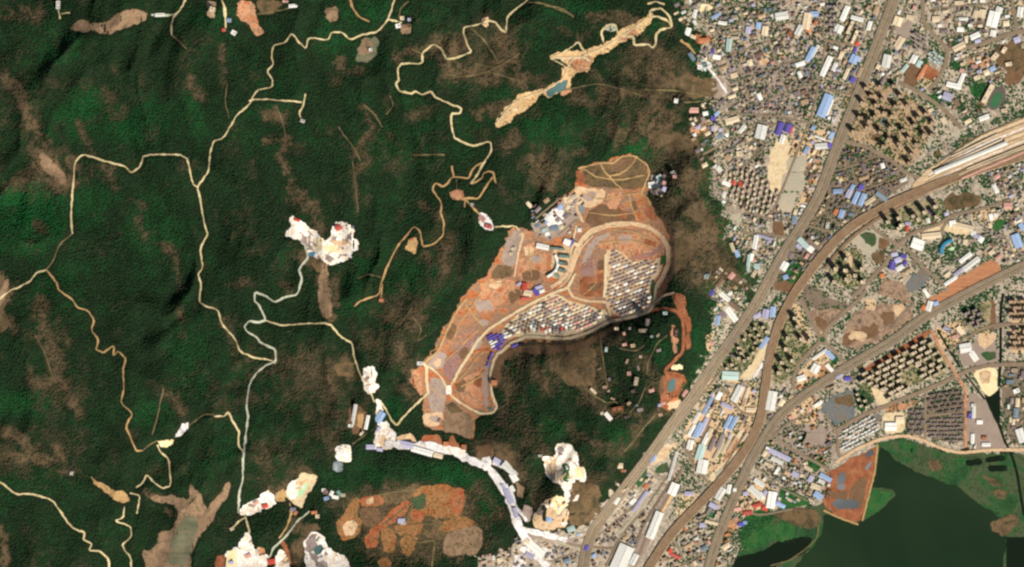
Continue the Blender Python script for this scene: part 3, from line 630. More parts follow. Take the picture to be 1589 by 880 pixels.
# ------------------------------------------------------------------ roads
for s, w, m in (
    ("620,-20 604,33 588,52 562,56 545,64 532,52 517,52 510,64 480,60 476,77 466,68 455,54 445,68 425,72 423,90 426,101 416,112 425,126 424,137 400,142 388,165 370,180 358,200 348,216 333,220 328,235 326,268 314,283 308,292 312,310 318,345 324,364 312,386 316,415 309,427 314,440 311,468 320,475 340,480 346,502 362,520 368,528 374,545 395,555 420,558 428,563", 2.3, 'track'),
    ("308,291 301,287 292,241 225,241 218,260 205,269 195,258 180,255 150,246 130,240 118,252 114,300 112,335 115,363", 2.6, 'track'),
    ("115,363 97,378 85,406 75,419", 2.0, 'faint'), ("75,419 61,423 51,436 32,447 20,450 -20,485", 2.6, 'track'),
    ("75,419 92,438 95,450 116,464 124,477 140,482 150,496 145,511 157,527 153,542 164,547 181,535 179,552 187,544 199,556 195,573 196,600 194,612 191,624 210,641 199,660 207,680 215,698 224,698", 2.3, 'orangetrack'),
    ("224,698 236,688 247,683", 1.8, 'faint'), ("247,689 252,701 264,710 268,752 254,757 239,745 230,735 225,747 214,755", 2.3, 'track'), ("257,600 252,624 247,648 239,674", 1.8, 'faint'), ("295,660 318,642 335,642", 2.2, 'faint'), ("335,645 350,645 357,638 364,655 373,668 371,690 379,700", 2.6, 'track'),
    ("-20,740 5,747 29,766 51,764 84,774 106,808 116,819 135,825 131,836 145,842 140,853 157,854 170,868 172,900", 2.5, 'track'), ("196,785 194,802 181,807 205,815 206,832 191,844 194,853 203,863 207,900", 2.2, 'track'), ("205,764 220,768 215,795", 2.2, 'track'),
    ("237,25 262,25 272,24", 3.2, 'greytrack'), ("295,-10 284,15 272,28 268,40 269,56", 3.4, 'track'), ("269,56 280,65 293,78", 2.2, 'faint'), ("344,-10 352,20 353,46", 3.6, 'track'), ("400,24 440,18 462,10", 2.4, 'faint'), ("541,-10 550,18 560,30 574,36", 3.4, 'orangetrack'), ("604,33 625,38", 2.6, 'track'), ("620,32 622,15 635,5", 2, 'faint'),
    ("388,158 400,155 434,157 470,160", 2.2, 'track'), ("475,147 473,164 465,177 470,188", 2.4, 'track'), ("526,198 536,212 550,230 560,250", 1.8, 'faint'), ("564,162 581,177 594,198", 1.8, 'faint'), ("642,241 690,241", 2.0, 'faint'),
    ("820,0 799,17 787,28 785,52 777,48 768,36 756,34 740,41 720,44 719,52 726,72 732,82 717,89 693,95 686,78 673,70 656,84 657,101 625,100 618,109 620,126 615,131 620,143 639,147 645,143 656,149 669,143 676,153 697,162 717,169 714,177 700,178 702,201 705,215 720,222 736,227 761,220 763,235 751,253 742,270 731,286", 2.7, 'track'),
    ("751,253 738,258 733,266 727,278 708,275 700,277 695,285 688,290 676,284 671,295 681,308 686,318 684,330 689,345 688,365 673,380 656,383 652,358 643,351 615,385 600,418 592,440 589,457 560,467 551,476", 2.4, 'orangetrack'),
    ("1035,520 1020,530 1005,560 1002,580", 2, 'faint'), ("960,540 985,545 1000,535", 1.8, 'faint'), ("905,600 925,615 940,625 955,622 965,640", 2, 'faint'), ("930,515 935,560 942,600", 1.8, 'faint'), ("1018,640 1000,660 985,680 968,700", 2, 'faint'), ("975,640 990,625 1000,600", 1.8, 'faint'),
    ("730,45 750,62 768,88 772,100", 1.8, 'faint'), ("757,112 790,96 806,84", 1.8, 'faint'), ("690,116 720,121 760,112 800,126", 1.8, 'faint'), ("640,78 656,86", 1.8, 'faint'), ("738,100 765,106", 1.8, 'faint'), ("606,150 612,165 600,178", 1.6, 'faint'), ("355,130 352,160 358,185", 1.4, 'faint'), ("548,250 553,290 556,330", 1.6, 'faint'), ("95,30 92,16", 2.2, 'track'), ("97,22 110,21", 2.2, 'track'), ("430,165 440,190 446,220", 1.4, 'faint'), ("60,520 75,550 88,590", 1.4, 'faint'), ("640,490 655,510 648,530 662,520", 1.6, 'faint'), ("620,505 640,478", 1.6, 'faint'),
    ("594,440 592,466", 1.8, 'orangetrack'), ("732,286 747,279 751,270 758,266 766,269 769,285", 2.6, 'orangetrack'), ("764,276 754,290 749,300 741,309 718,308 725,312 735,324 746,334", 2.8, 'orangetrack'), ("722,310 721,322", 2.2, 'orangetrack'), ("701,258 705,275", 2.6, 'orangetrack'), ("708,278 710,295", 1.8, 'faint'), ("768,352 800,351 806,357", 2.2, 'track'), ("556,432 572,425 592,430", 1.6, 'faint'),
    ("473,378 480,399 465,418 470,433 463,457 441,462 429,469 412,458 397,453 397,467 403,472 412,490 413,497 402,500 389,498 381,506 384,514 397,521 405,531 429,542 429,561 413,567 402,576 392,588 387,600 384,631 387,645 380,699 378,744 372,764 370,796", 3.0, 'greytrack'),
    ("413,497 440,505 470,502 505,501 516,505 529,522 547,532 550,552 558,578 566,592", 2.4, 'track'), ("576,610 582,624", 2.6, 'track'), ("590,622 600,636 608,652 616,660 622,652 640,633 655,618 664,610", 2.8, 'track'), ("548,688 560,680 570,672", 2, 'faint'),
    ("381,800 384,812 388,826", 2.6, 'track'), ("360,820 372,808 381,802", 2.4, 'track'), ("482,792 462,808 452,822 440,836 425,850 418,865", 2.8, 'greytrack'), ("450,780 452,800 445,818 434,835", 2.6, 'orangetrack'), ("455,792 452,800", 2, 'track'),
    ("845,10 870,14 890,28", 2.4, 'faint'), ("820,5 845,8 880,22", 2, 'faint'), ("858,90 880,80 897,66 904,78 908,82", 2.6, 'track'), ("854,92 870,100 882,110", 2.6, 'track'),
    ("936,68 932,52 940,42 954,40 958,52 968,58 982,58 983,72 1005,70 1012,76 1016,72 1017,56 1024,48 1042,44 1036,34 1020,28 1008,28 1008,18 1024,14 1038,26 1042,42", 3.2, 'track'), ("1004,8 1016,4 1030,8", 2.6, 'track'),
    ("1055,64 1068,72 1078,84", 4, 'orangetrack'), ("1098,105 1115,125 1128,145", 3.4, 'whitestrip'), ("1060,160 1095,158 1115,140", 2.2, 'faint'), ("870,142 930,130 1000,150", 1.8, 'faint'), ("1000,140 1050,142 1100,150", 2.4, 'faint'),
    ("897,262 915,257 930,253 952,254 960,246 975,242 985,243 985,251 975,262 960,271 946,273", 2.2, 'orangetrack'), ("930,254 938,266 950,280 967,296", 2.6, 'orangetrack'), ("985,243 1003,255 1008,268 1000,290 994,300 1002,305 1010,318", 2.6, 'orangetrack'), ("975,300 983,330 990,342", 2.6, 'orangetrack'),
    ("640,784 632,800 632,815 650,812 690,815", 1.8, 'faint'), ("640,838 650,842 676,838 672,860 670,890", 2.4, 'faint'), ("594,815 640,780", 2, 'faint'), ("572,770 640,758 650,764", 1.6, 'faint')):
    road("track", s, w * .9, M[m], 6, 0.55, vary=.5, margin=0.7 if m != 'faint' else 0.2)
for s, w, m in (
    ("855,446 872,436 884,420 892,396 900,376 914,359 945,348 975,346 1005,352 1026,366 1036,385 1036,410 1028,430 1018,446", 6.5, 'pale'), ("894,392 903,378 917,362 946,352 975,350", 1.6, 'cream'), ("868,446 884,430 894,404 902,384 920,366", 2, 'cream'),
    ("905,345 895,325 892,300", 4, 'pale'), ("895,350 890,370 886,395", 3, 'cream'), ("806,365 812,362 804,395 798,430", 3.2, 'pale'), ("880,446 890,462 915,468 940,468 945,480 948,496", 4.0, 'pale'), ("940,395 940,430 938,462", 5, 'cream'),
    ("765,562 772,548 778,546 795,531 820,522 880,526 915,515 945,499 985,491 1008,482 1014,470 1018,446", 4.6, 'cream'), ("696,605 705,590 715,570 728,551 740,531 755,514 775,500 800,485 830,468 855,456 880,447 893,425", 4.2, 'cream'),
    ("696,605 685,586 675,575 662,568", 3, 'cream'), ("657,563 662,570 662,590 665,612", 4.2, 'cream'), ("698,612 710,622 730,634 745,642 765,640 771,632", 3.4, 'cream'), ("771,632 763,610 760,582 766,560", 4, 'cream'), ("722,472 735,490 750,508", 2, 'orangetrack'), ("660,562 680,545 700,500 712,478 724,464", 3.2, 'orangetrack'),
    ("1008,482 1030,478 1048,482 1058,494 1060,520 1058,546 1048,556 1030,575 1036,582 1062,588", 5, 'redearth'), ("1012,472 1030,458 1045,454", 3, 'pale'),
    ("770,192 800,158 850,140 876,122 884,96 905,88 940,74 965,58 1000,32", 1.8, 'cream'), ("856,92 905,90 915,96", 3, 'cream'),
    ("598,688 630,690 655,694 690,700", 11, 'whitestrip'), ("650,690 675,693 700,700 730,714 757,724 768,738 780,755 792,778 798,800 808,824 826,850", 11, 'whitestrip'), ("800,815 815,822 850,830 880,838", 8, 'whitestrip'), ("808,850 830,862 850,880", 9, 'whitestrip'), ("765,716 785,724 802,738", 8, 'whitestrip'), ("690,697 706,700 720,706", 12, 'white'), ("694,700 702,700 716,708", 9, 'white'), ("785,752 795,765 800,785 812,800 818,808", 4, 'whitestrip'), ("805,815 850,835 890,850", 3, 'paving')):
    road("road", s, w, M[m], 7, 0.5, margin=1.2, vary=.4 if m[:5] == "white" else .15)
sheet("road_junction", "691,598 700,598 701,611 692,612", M['white'], 9, .3)

# city streets
STREETS = []
for s, w in (
    ("1432,-20 1432,2 1433,34 1450,55 1471,77 1468,100 1455,125 1440,140", 6), ("1471,77 1500,74 1540,62 1577,50 1680,40", 7), ("1568,-20 1572,10 1578,50", 5), ("1395,128 1420,140 1452,160 1475,180 1492,200", 6),
    ("1308,218 1345,228 1385,250 1405,268 1425,277", 5), ("1278,62 1310,68 1340,72", 4), ("1283,-20 1281,20 1277,60", 3), ("1285,140 1310,146 1335,148", 3),
    ("1340,342 1379,373 1406,384 1430,412 1450,430 1466,444", 5), ("1395,378 1418,361 1457,348 1478,334 1534,322 1570,310", 5), ("1478,334 1462,355 1458,372", 4), ("1395,378 1375,408 1345,440 1322,462", 6),
    ("1276,527 1285,508 1306,488 1330,468 1345,450", 6), ("1276,527 1262,505 1250,478 1240,465", 6), ("1276,527 1255,548 1238,566 1231,590 1232,605", 6), ("1276,527 1295,545 1311,563", 5), ("1420,470 1400,488 1385,510", 5),
    ("1292,672 1320,655 1345,642 1382,627 1425,610 1455,597 1480,586 1505,574 1540,566 1680,563", 6), ("1300,668 1300,700 1306,715", 5), ("1180,640 1215,690 1262,715 1288,730", 4), ("1282,640 1286,655 1296,668", 3.4), ("1480,515 1500,525 1520,512 1548,503 1600,503", 4),
    ("1470,545 1495,528", 3), ("1200,330 1232,250 1262,175 1283,60", 3), ("1150,360 1200,365 1240,372", 4), ("1090,240 1140,215 1180,195 1230,190", 3), ("1215,340 1290,360", 3), ("1120,175 1200,180 1260,192", 2.6),
    ("1062,690 1075,720 1095,745 1140,790", 5), ("1120,600 1150,640 1172,645", 4), ("1108,640 1085,690 1070,705", 3), ("1060,725 1035,775 1008,820 985,880", 4), ("940,880 965,830 1000,790", 3.4), ("850,835 900,848 960,852", 3), ("1140,790 1180,800 1230,790", 3), ("1195,680 1225,655 1262,640", 3),
    ("1436,612 1436,690", 4), ("1437,645 1497,640", 3.4), ("1545,508 1600,500", 3)):
    road("street", s, w, M['street'], 6, 0.25, vary=.06); STREETS.append((P(s), w))
for s, w, m in (("1446,512 1454,532 1463,548 1477,570 1488,588 1498,604 1498,650 1498,694", 4.6, 'orange'), ("1296,718 1330,696 1370,680 1405,676 1430,682 1460,696 1490,703 1540,698 1680,697", 4.6, 'pale'), ("1362,690 1358,730 1350,762 1338,808", 2.6, 'orangetrack'), ("1278,792 1308,806 1332,814", 2.6, 'orangetrack'), ("1272,800 1268,835 1250,852 1225,870 1195,878", 1.8, 'faint'), ("1580,470 1552,500", .1, 'faint')):
    if w > 1: road("dirt_road", s, w, M[m], 7, 0.4, vary=.1)
def ring(cx, cy, r): return [(cx + r * math.cos(t * math.pi / 8), cy + r * math.sin(t * math.pi / 8)) for t in range(17)]
road("roundabout", ring(1276, 527, 6), 3, M['street'], 7, 0, 0)
sheet("roundabout_island", ring(1276, 527, 4.4)[:-1], M['wet'], 8, .1)
# canals
for s, w in (("1557,456 1553,478 1553,556 1550,600", 4.2), ("1550,658 1558,682 1570,706 1578,732 1584,770 1590,800", 4), ("1494,576 1510,596 1528,620", 3), ("1455,512 1472,542 1490,570", 3.6)):
    road("canal", s, w, M['ditch'], 5, .2, .08)
sheet("canal_basin", "1526,612 1536,616 1546,608 1552,600 1552,662 1545,655", M['ditch'], 5, .4, block=True)
# canal / ditch verge already green
# highways: verge sheet, two carriageways and a planted median each
M['lane_dark'] = earth('worn_lane', [(112, 100, 86), (128, 114, 98)], 0.02, 0.12); M['lane_light'] = earth('pale_lane', [(146, 130, 112), (166, 148, 128)], 0.02, 0.12)
def highway(pts, w, med, jit=.1):
    STREETS.append((P(pts), w))
    o = road("highway", pts, w, M['verge'], 8, jit, .02, soft=2, margin=1.5)
    cw = (w - med) / 2 - 0.9
    for sgn in (-1, 1):
        c = road("carriageway", pts, cw, M['highway'], 8, 0, 0, soft=2, parent=o, off=sgn * (med / 2 + cw / 2), dz=0.8)
        for q in (-1, 0, 1):
            road("lane", pts, cw / 3.4, M['lane_dark' if q * sgn == 0 else 'lane_light'], 8, 0, 0, soft=2, parent=c, off=sgn * (med / 2 + cw / 2) + q * cw / 3, dz=1.2)
        for q in (-1, 1):
            road("lane_line", pts, 0.16, M['cream'], 8, 0, 0, soft=2, parent=c, off=sgn * (med / 2 + cw / 2) + q * cw / 6, dz=1.5)
    return o
highway("1400,-40 1388,0 1366,55 1346,108 1326,160 1306,210 1290,252 1274,298 1250,342 1221,385 1197,428 1180,460 1155,500 1128,538 1102,574 1077,613 1042,658 1006,710 970,756 940,796 915,832 905,880 898,930", 17, 3.2)
highway("1680,372 1589,412 1530,440 1480,466 1430,494 1390,526 1350,549 1300,578 1260,605 1228,628 1205,650 1188,676 1170,706 1150,746 1134,786 1114,832 1100,880 1086,930", 15, 2.6)
road("slip_road", "1122,545 1150,512 1170,488", 3, M['street'], 9, .1, .05)
road("slip_road", "1050,665 1090,612 1120,575 1135,560", 3, M['street'], 9, .1, .05)
# railway: ballast bed on an embankment with its tracks
sheet("railway_yard", "1412,290 1440,262 1480,236 1530,206 1589,180 1680,150 1680,222 1589,232 1520,258 1470,282 1430,302", M['railsand'], 5, .8, grid=12, block=True)
sheet("railway_yard", "1458,246 1480,236 1545,205 1550,209 1500,236 1462,252", M['bluegrey'], 6, .8, block=True)
RW_PTS = "1680,205 1589,242 1520,262 1460,284 1400,308 1362,327 1319,352 1292,378 1270,404 1250,431 1236,450 1222,475 1210,500 1200,530 1193,565 1188,600 1183,640 1174,668 1154,704 1120,746 1108,759 1086,782 1060,808 1039,832 1016,866 990,910"
o = road("railway", RW_PTS, 14, M['ballast'], 11, .1, .03, soft=2, dz=3.0)
M['bed'] = earth("track_bed", [(126, 98, 72), (146, 116, 86)], 0.03, 0.12); M['cess'] = earth("pale_cess", [(186, 154, 118), (204, 172, 132)], 0.03, 0.12)
for k in range(4): road("track_bed", RW_PTS, 1.7, M['bed'], 11, .1, 0, soft=2, parent=o, off=(k - 1.5) * 3.1, dz=3.25)
for k in (-1, 1): road("service_path", RW_PTS, 1.3, M['cess'], 11, .1, 0, soft=2, parent=o, off=k * 5.9, dz=3.25)
for k in range(4):
    for q in (-0.28, 0.28):
        road("rail", RW_PTS, 0.32, M['steel'], 11, 0, 0, soft=2, parent=o, off=(k - 1.5) * 3.1 + q, dz=3.6)
o = road("railway", "1520,262 1452,292 1400,318 1362,340 1325,366 1300,392 1280,418", 5, M['ballast'], 10, .1, .03, soft=2, dz=3.0)
for q in (-1.2, -.7, .7, 1.2): road("rail", "1520,262 1452,292 1400,318 1362,340 1325,366 1300,392 1280,418", 0.3, M['steel'], 10, 0, 0, soft=2, parent=o, off=q, dz=3.6)

# long service yards between the highway and the railway
for s, w, m in (("1130,738 1152,700 1174,664", 4.5, 'cream'), ("1122,728 1145,690 1162,660", 3, 'asphalt'), ("1106,722 1130,685 1150,652", 4, 'cream'), ("1098,694 1112,668 1122,648", 3, 'asphalt'), ("1140,652 1152,630 1162,608", 4, 'cream'), ("1160,652 1170,635 1176,618", 3, 'pale'), ("1058,684 1080,652 1104,618", 3, 'cream'), ("1112,692 1124,672 1134,655", 3, 'whitestrip'), ("1150,586 1172,562 1190,532", 6, 'cream'), ("1166,590 1180,572 1187,556", 4, 'whitestrip'), ("1004,835 1030,790 1052,752", 5, 'sand'), ("985,850 1000,812 1030,765 1045,740", 4, 'asphalt'), ("960,835 985,815 1005,775", 5, 'paving'), ("1128,590 1150,594 1176,596", 3, 'sand')):
    road("service_yard", s, w, M[m], 5, .3, vary=.2, block=False)

for s in ("700,542 712,502 735,472 748,450", "690,562 720,532 742,512", "745,440 790,440 800,456", "808,402 845,386", "905,300 930,310 960,304 990,300", "932,377 980,373 1020,386", "920,402 926,440 905,458", "950,356 985,360 1015,374", "700,598 722,580 735,560 750,545", "715,600 745,585 752,575", "820,380 825,430", "668,600 690,620", "915,330 950,335 985,330", "905,262 925,275 960,280 1000,272"):
    road("track", s, 1.7, M['orangetrack'], 7, .5, vary=.4, margin=.2, block=False)

for k in range(11):                                   # sidings of the railway yard
    t = k * 4.1
    road("siding", [(1430 + k * 2, 293 - t * .86), (1470 + k, 274 - t * .95), (1520, 251 - t), (1600, 219 - t)], 1.3 if k % 2 else 1.9, M[('steel', 'whitestrip', 'cess', 'bed', 'cream')[k % 5]], 6, .1, .05, block=False, margin=.1)
# ------------------------------------------------------------------ buildings
ROOF = {n: paint("roof_" + n, c) for n, c in {
    'white': (255, 252, 240), 'cream': (246, 222, 184), 'tan': (206, 172, 134), 'brown': (140, 112, 92), 'grey': (158, 142, 136), 'mauve': (142, 124, 122),
    'darkgrey': (104, 92, 90), 'lightblue': (164, 190, 226), 'lavender': (196, 192, 218), 'violet': (104, 92, 186), 'teal': (124, 156, 138), 'paleteal': (198, 222, 212), 'red': (222, 86, 70), 'orange': (224, 140, 88), 'pink': (236, 178, 160), 'bluegrey': (130, 148, 160), 'skyblue': (60, 150, 186)}.items()}
WORD = {'lightblue': 'light blue', 'bluegrey': 'blue-grey', 'darkgrey': 'dark grey', 'paleteal': 'pale teal', 'skyblue': 'sky blue'}
WALL = paint("wall_render", (206, 192, 174))
WALLS = paint("wall_sheet", (196, 190, 182))
PLANT = paint("roof_plant", (176, 170, 164))

LAND = [("the roundabout", 1276, 527), ("the long station canopy", 1506, 245), ("the oval sports ground", 1545, 155), ("the sky blue crescent roof", 1466, 382), ("the grey-blue waste lot", 1303, 632), ("the orange sports court", 1446, 112),
        ("the white crescent school block", 862, 412), ("the teal pond by the highway", 1041, 597), ("the northern white quarry", 503, 380), ("the ring-shaped white quarry", 878, 725), ("the dark canal basin", 1543, 640), ("the red earth beside the lake", 1320, 765),
        ("the long light blue warehouse", 1279, 164), ("the twin violet roofs", 1216, 200), ("the pale teal hall", 1130, 70), ("the small ringed pond", 1091, 101), ("the white stepped hall", 1307, 30), ("the big white hall", 1541, 30), ("the pale bare field", 1340, 378),
        ("the shore road bend", 1405, 676), ("the white railside depot", 968, 862), ("the railway bridge", 1085, 781), ("the parallel blue roofs", 1332, 308), ("the small football pitch", 1104, 799), ("the yellow dirt lot", 1528, 592), ("the ploughed strip", 1510, 430), ("the thin white shed", 1044, 723),
        ("the white works", 1090, 700), ("the green lawn triangle", 1265, 718), ("the dark brown plot", 1208, 355), ("the pale hillside hall", 1180, 204), ("the valley quarry site", 597, 682), ("the southwestern white quarry", 385, 855), ("the orange contour fields", 570, 810),
        ("the grey hillside lot", 797, 385), ("the brown sand pit", 855, 795), ("the earthworks ring road", 980, 346), ("the canal bend", 1553, 500), ("the top-edge car park", 1440, 60), ("the wooded tower estate", 1312, 415), ("the sandy tower estate", 1375, 190), ("the highway curve", 1197, 428), ("the fork of dirt tracks", 736, 285)]
DIRS = ["east", "north-east", "north", "north-west", "west", "south-west", "south", "south-east"]
ORD = ["", "second ", "third ", "fourth ", "fifth ", "sixth ", "seventh ", "eighth ", "ninth ", "tenth ", "eleventh ", "twelfth ", "thirteenth ", "fourteenth ", "fifteenth ", "sixteenth ", "seventeenth ", "eighteenth ", "nineteenth ", "twentieth "]
PENDING = []                                # (object, look, x, y): labelled together once all stand
def say(o, look, x, y): PENDING.append((o, look, x, y))
def label_all():
    cells = {}
    for o, look, x, y in PENDING:
        k = min(range(len(LAND)), key=lambda i: math.hypot(LAND[i][1] - x, LAND[i][2] - y))
        n, lx, ly = LAND[k]
        d = DIRS[int(round(math.degrees(math.atan2(ly - y, x - lx)) / 45.0)) % 8]
        cells.setdefault((look, n, d), []).append((math.hypot(lx - x, ly - y), o))
    for (look, n, d), v in cells.items():
        v.sort(key=lambda t: t[0])
        for i, (r, o) in enumerate(v):
            if len(v) == 1: o['label'] = f"{look} {d} of {n}"
            else: o['label'] = f"{look}, {ORD[min(i, 19)]}nearest {d} of {n}"

def occupy(x, y, l, w, ang, m=0.6):
    c, s = math.cos(math.radians(ang)), -math.sin(math.radians(ang))
    q = [(x + a * c - b * s, y + a * s + b * c) for a, b in ((-l / 2 - m, -w / 2 - m), (l / 2 + m, -w / 2 - m), (l / 2 + m, w / 2 + m), (-l / 2 - m, w / 2 + m))]
    fill(occ, q, True); fill(bare, q, True)
    return q

def boxm(name, L, Wd, z0, z1, mats, cx=0, cy=0):
    a, b = L / 2, Wd / 2
    v = [(cx + x, cy + y, z) for z in (z0, z1) for x, y in ((-a, -b), (a, -b), (a, b), (-a, b))]
    f = [(0, 1, 5, 4), (1, 2, 6, 5), (2, 3, 7, 6), (3, 0, 4, 7), (4, 5, 6, 7)]
    return mesh(name, v, f, mats)

def root(name, x, y, ang):
    o = bpy.data.objects.new(name, None); COL.objects.link(o)
    X, Y = W(x, y)
    o.location = (X, Y, H(x, y) + 1.2); o.rotation_euler = (0, 0, math.radians(ang))
    return o

def gable(name, L, Wd, z, rise, over, mat, t=0.5):
    a, b = L / 2 + over, Wd / 2 + over
    v = [(-a, -b, z), (a, -b, z), (a, b, z), (-a, b, z), (-a, 0, z + rise), (a, 0, z + rise)]
    v += [(x, y, zz - t) for x, y, zz in v]
    f = [(0, 1, 5, 4), (2, 3, 4, 5), (6, 10, 11, 7), (8, 11, 10, 9), (0, 6, 7, 1), (2, 8, 9, 3), (1, 7, 11, 5), (5, 11, 8, 2), (0, 4, 10, 6), (4, 3, 9, 10)]
    return mesh(name, v, f, mat)

def hall(x, y, l, w, ang, col, h=9.0, name="warehouse", cat="warehouse"):
    """a shed with a low pitched roof, a ridge vent and skylight strips across it"""
    L, Wd = l * S, w * S
    r = root(name, x, y, ang)
    link("wall", boxm("wall", L, Wd, -4, h, WALLS), r)
    rise = Wd * 0.07
    rf = link("roof", gable("roof", L, Wd, h + 0.3, rise, 0.6, ROOF[col]), r)
    if l > 12:
        link("ridge_vent", boxm("ridge_vent", L * 0.9, 1.4, h + rise - 0.3, h + rise + 1.3, PLANT), rf)
    occupy(x, y, l, w, ang)
    return r

def block(x, y, l, w, ang, col, h=14.0, name="office_block", cat="building", storeys=4):
    """a flat-roofed block: storey bands, parapet and roof plant"""
    L, Wd = l * S, w * S
    r = root(name, x, y, ang)
    V = []; F = []
    for k in range(storeys):
        z0 = h * k / storeys
        for z1, z2, e in ((z0 if k else -4, z0 + h / storeys * 0.7, 0.0), (z0 + h / storeys * 0.7, z0 + h / storeys, 0.35)):
            n = len(V); a, b = L / 2 + e - .4, Wd / 2 + e - .4
            V += [(p, q, z) for z in (z1, z2) for p, q in ((-a, -b), (a, -b), (a, b), (-a, b))]
            F += [(n, n + 1, n + 5, n + 4), (n + 1, n + 2, n + 6, n + 5), (n + 2, n + 3, n + 7, n + 6), (n + 3, n, n + 4, n + 7), (n + 4, n + 5, n + 6, n + 7), (n + 3, n + 2, n + 1, n)]
    link("wall", mesh("wall", V, F, WALL), r)
    a, b, t = L / 2, Wd / 2, 0.5
    V = []; F = []
    for z in (h + .003, h + 1.1):
        for e in (0, t): V += [(-a + e, -b + e, z), (a - e, -b + e, z), (a - e, b - e, z), (-a + e, b - e, z)]
    for i in range(4):
        j = (i + 1) % 4
        F += [(i, j, 8 + j, 8 + i), (8 + i, 8 + j, 12 + j, 12 + i), (4 + i, 12 + i, 12 + j, 4 + j)]
    F.append((4, 5, 6, 7))
    rf = link("roof", mesh("roof", V, F, ROOF[col]), r)
    link("stair_head", boxm("stair_head", min(7, L * .3), min(5, Wd * .4), h, h + 3.4, PLANT, L * 0.2, 0), rf)
    if l > 10: link("roof_plant", boxm("roof_plant", L * .12, Wd * .25, h, h + 1.8, PLANT, -L * 0.25, Wd * .1), rf)
    occupy(x, y, l, w, ang)
    return r

def copy_tree(o, parent=None):
    c = o.copy(); COL.objects.link(c)
    if parent is not None:
        c.parent = parent
    for ch in list(o.children):
        copy_tree(ch, c)
    return c

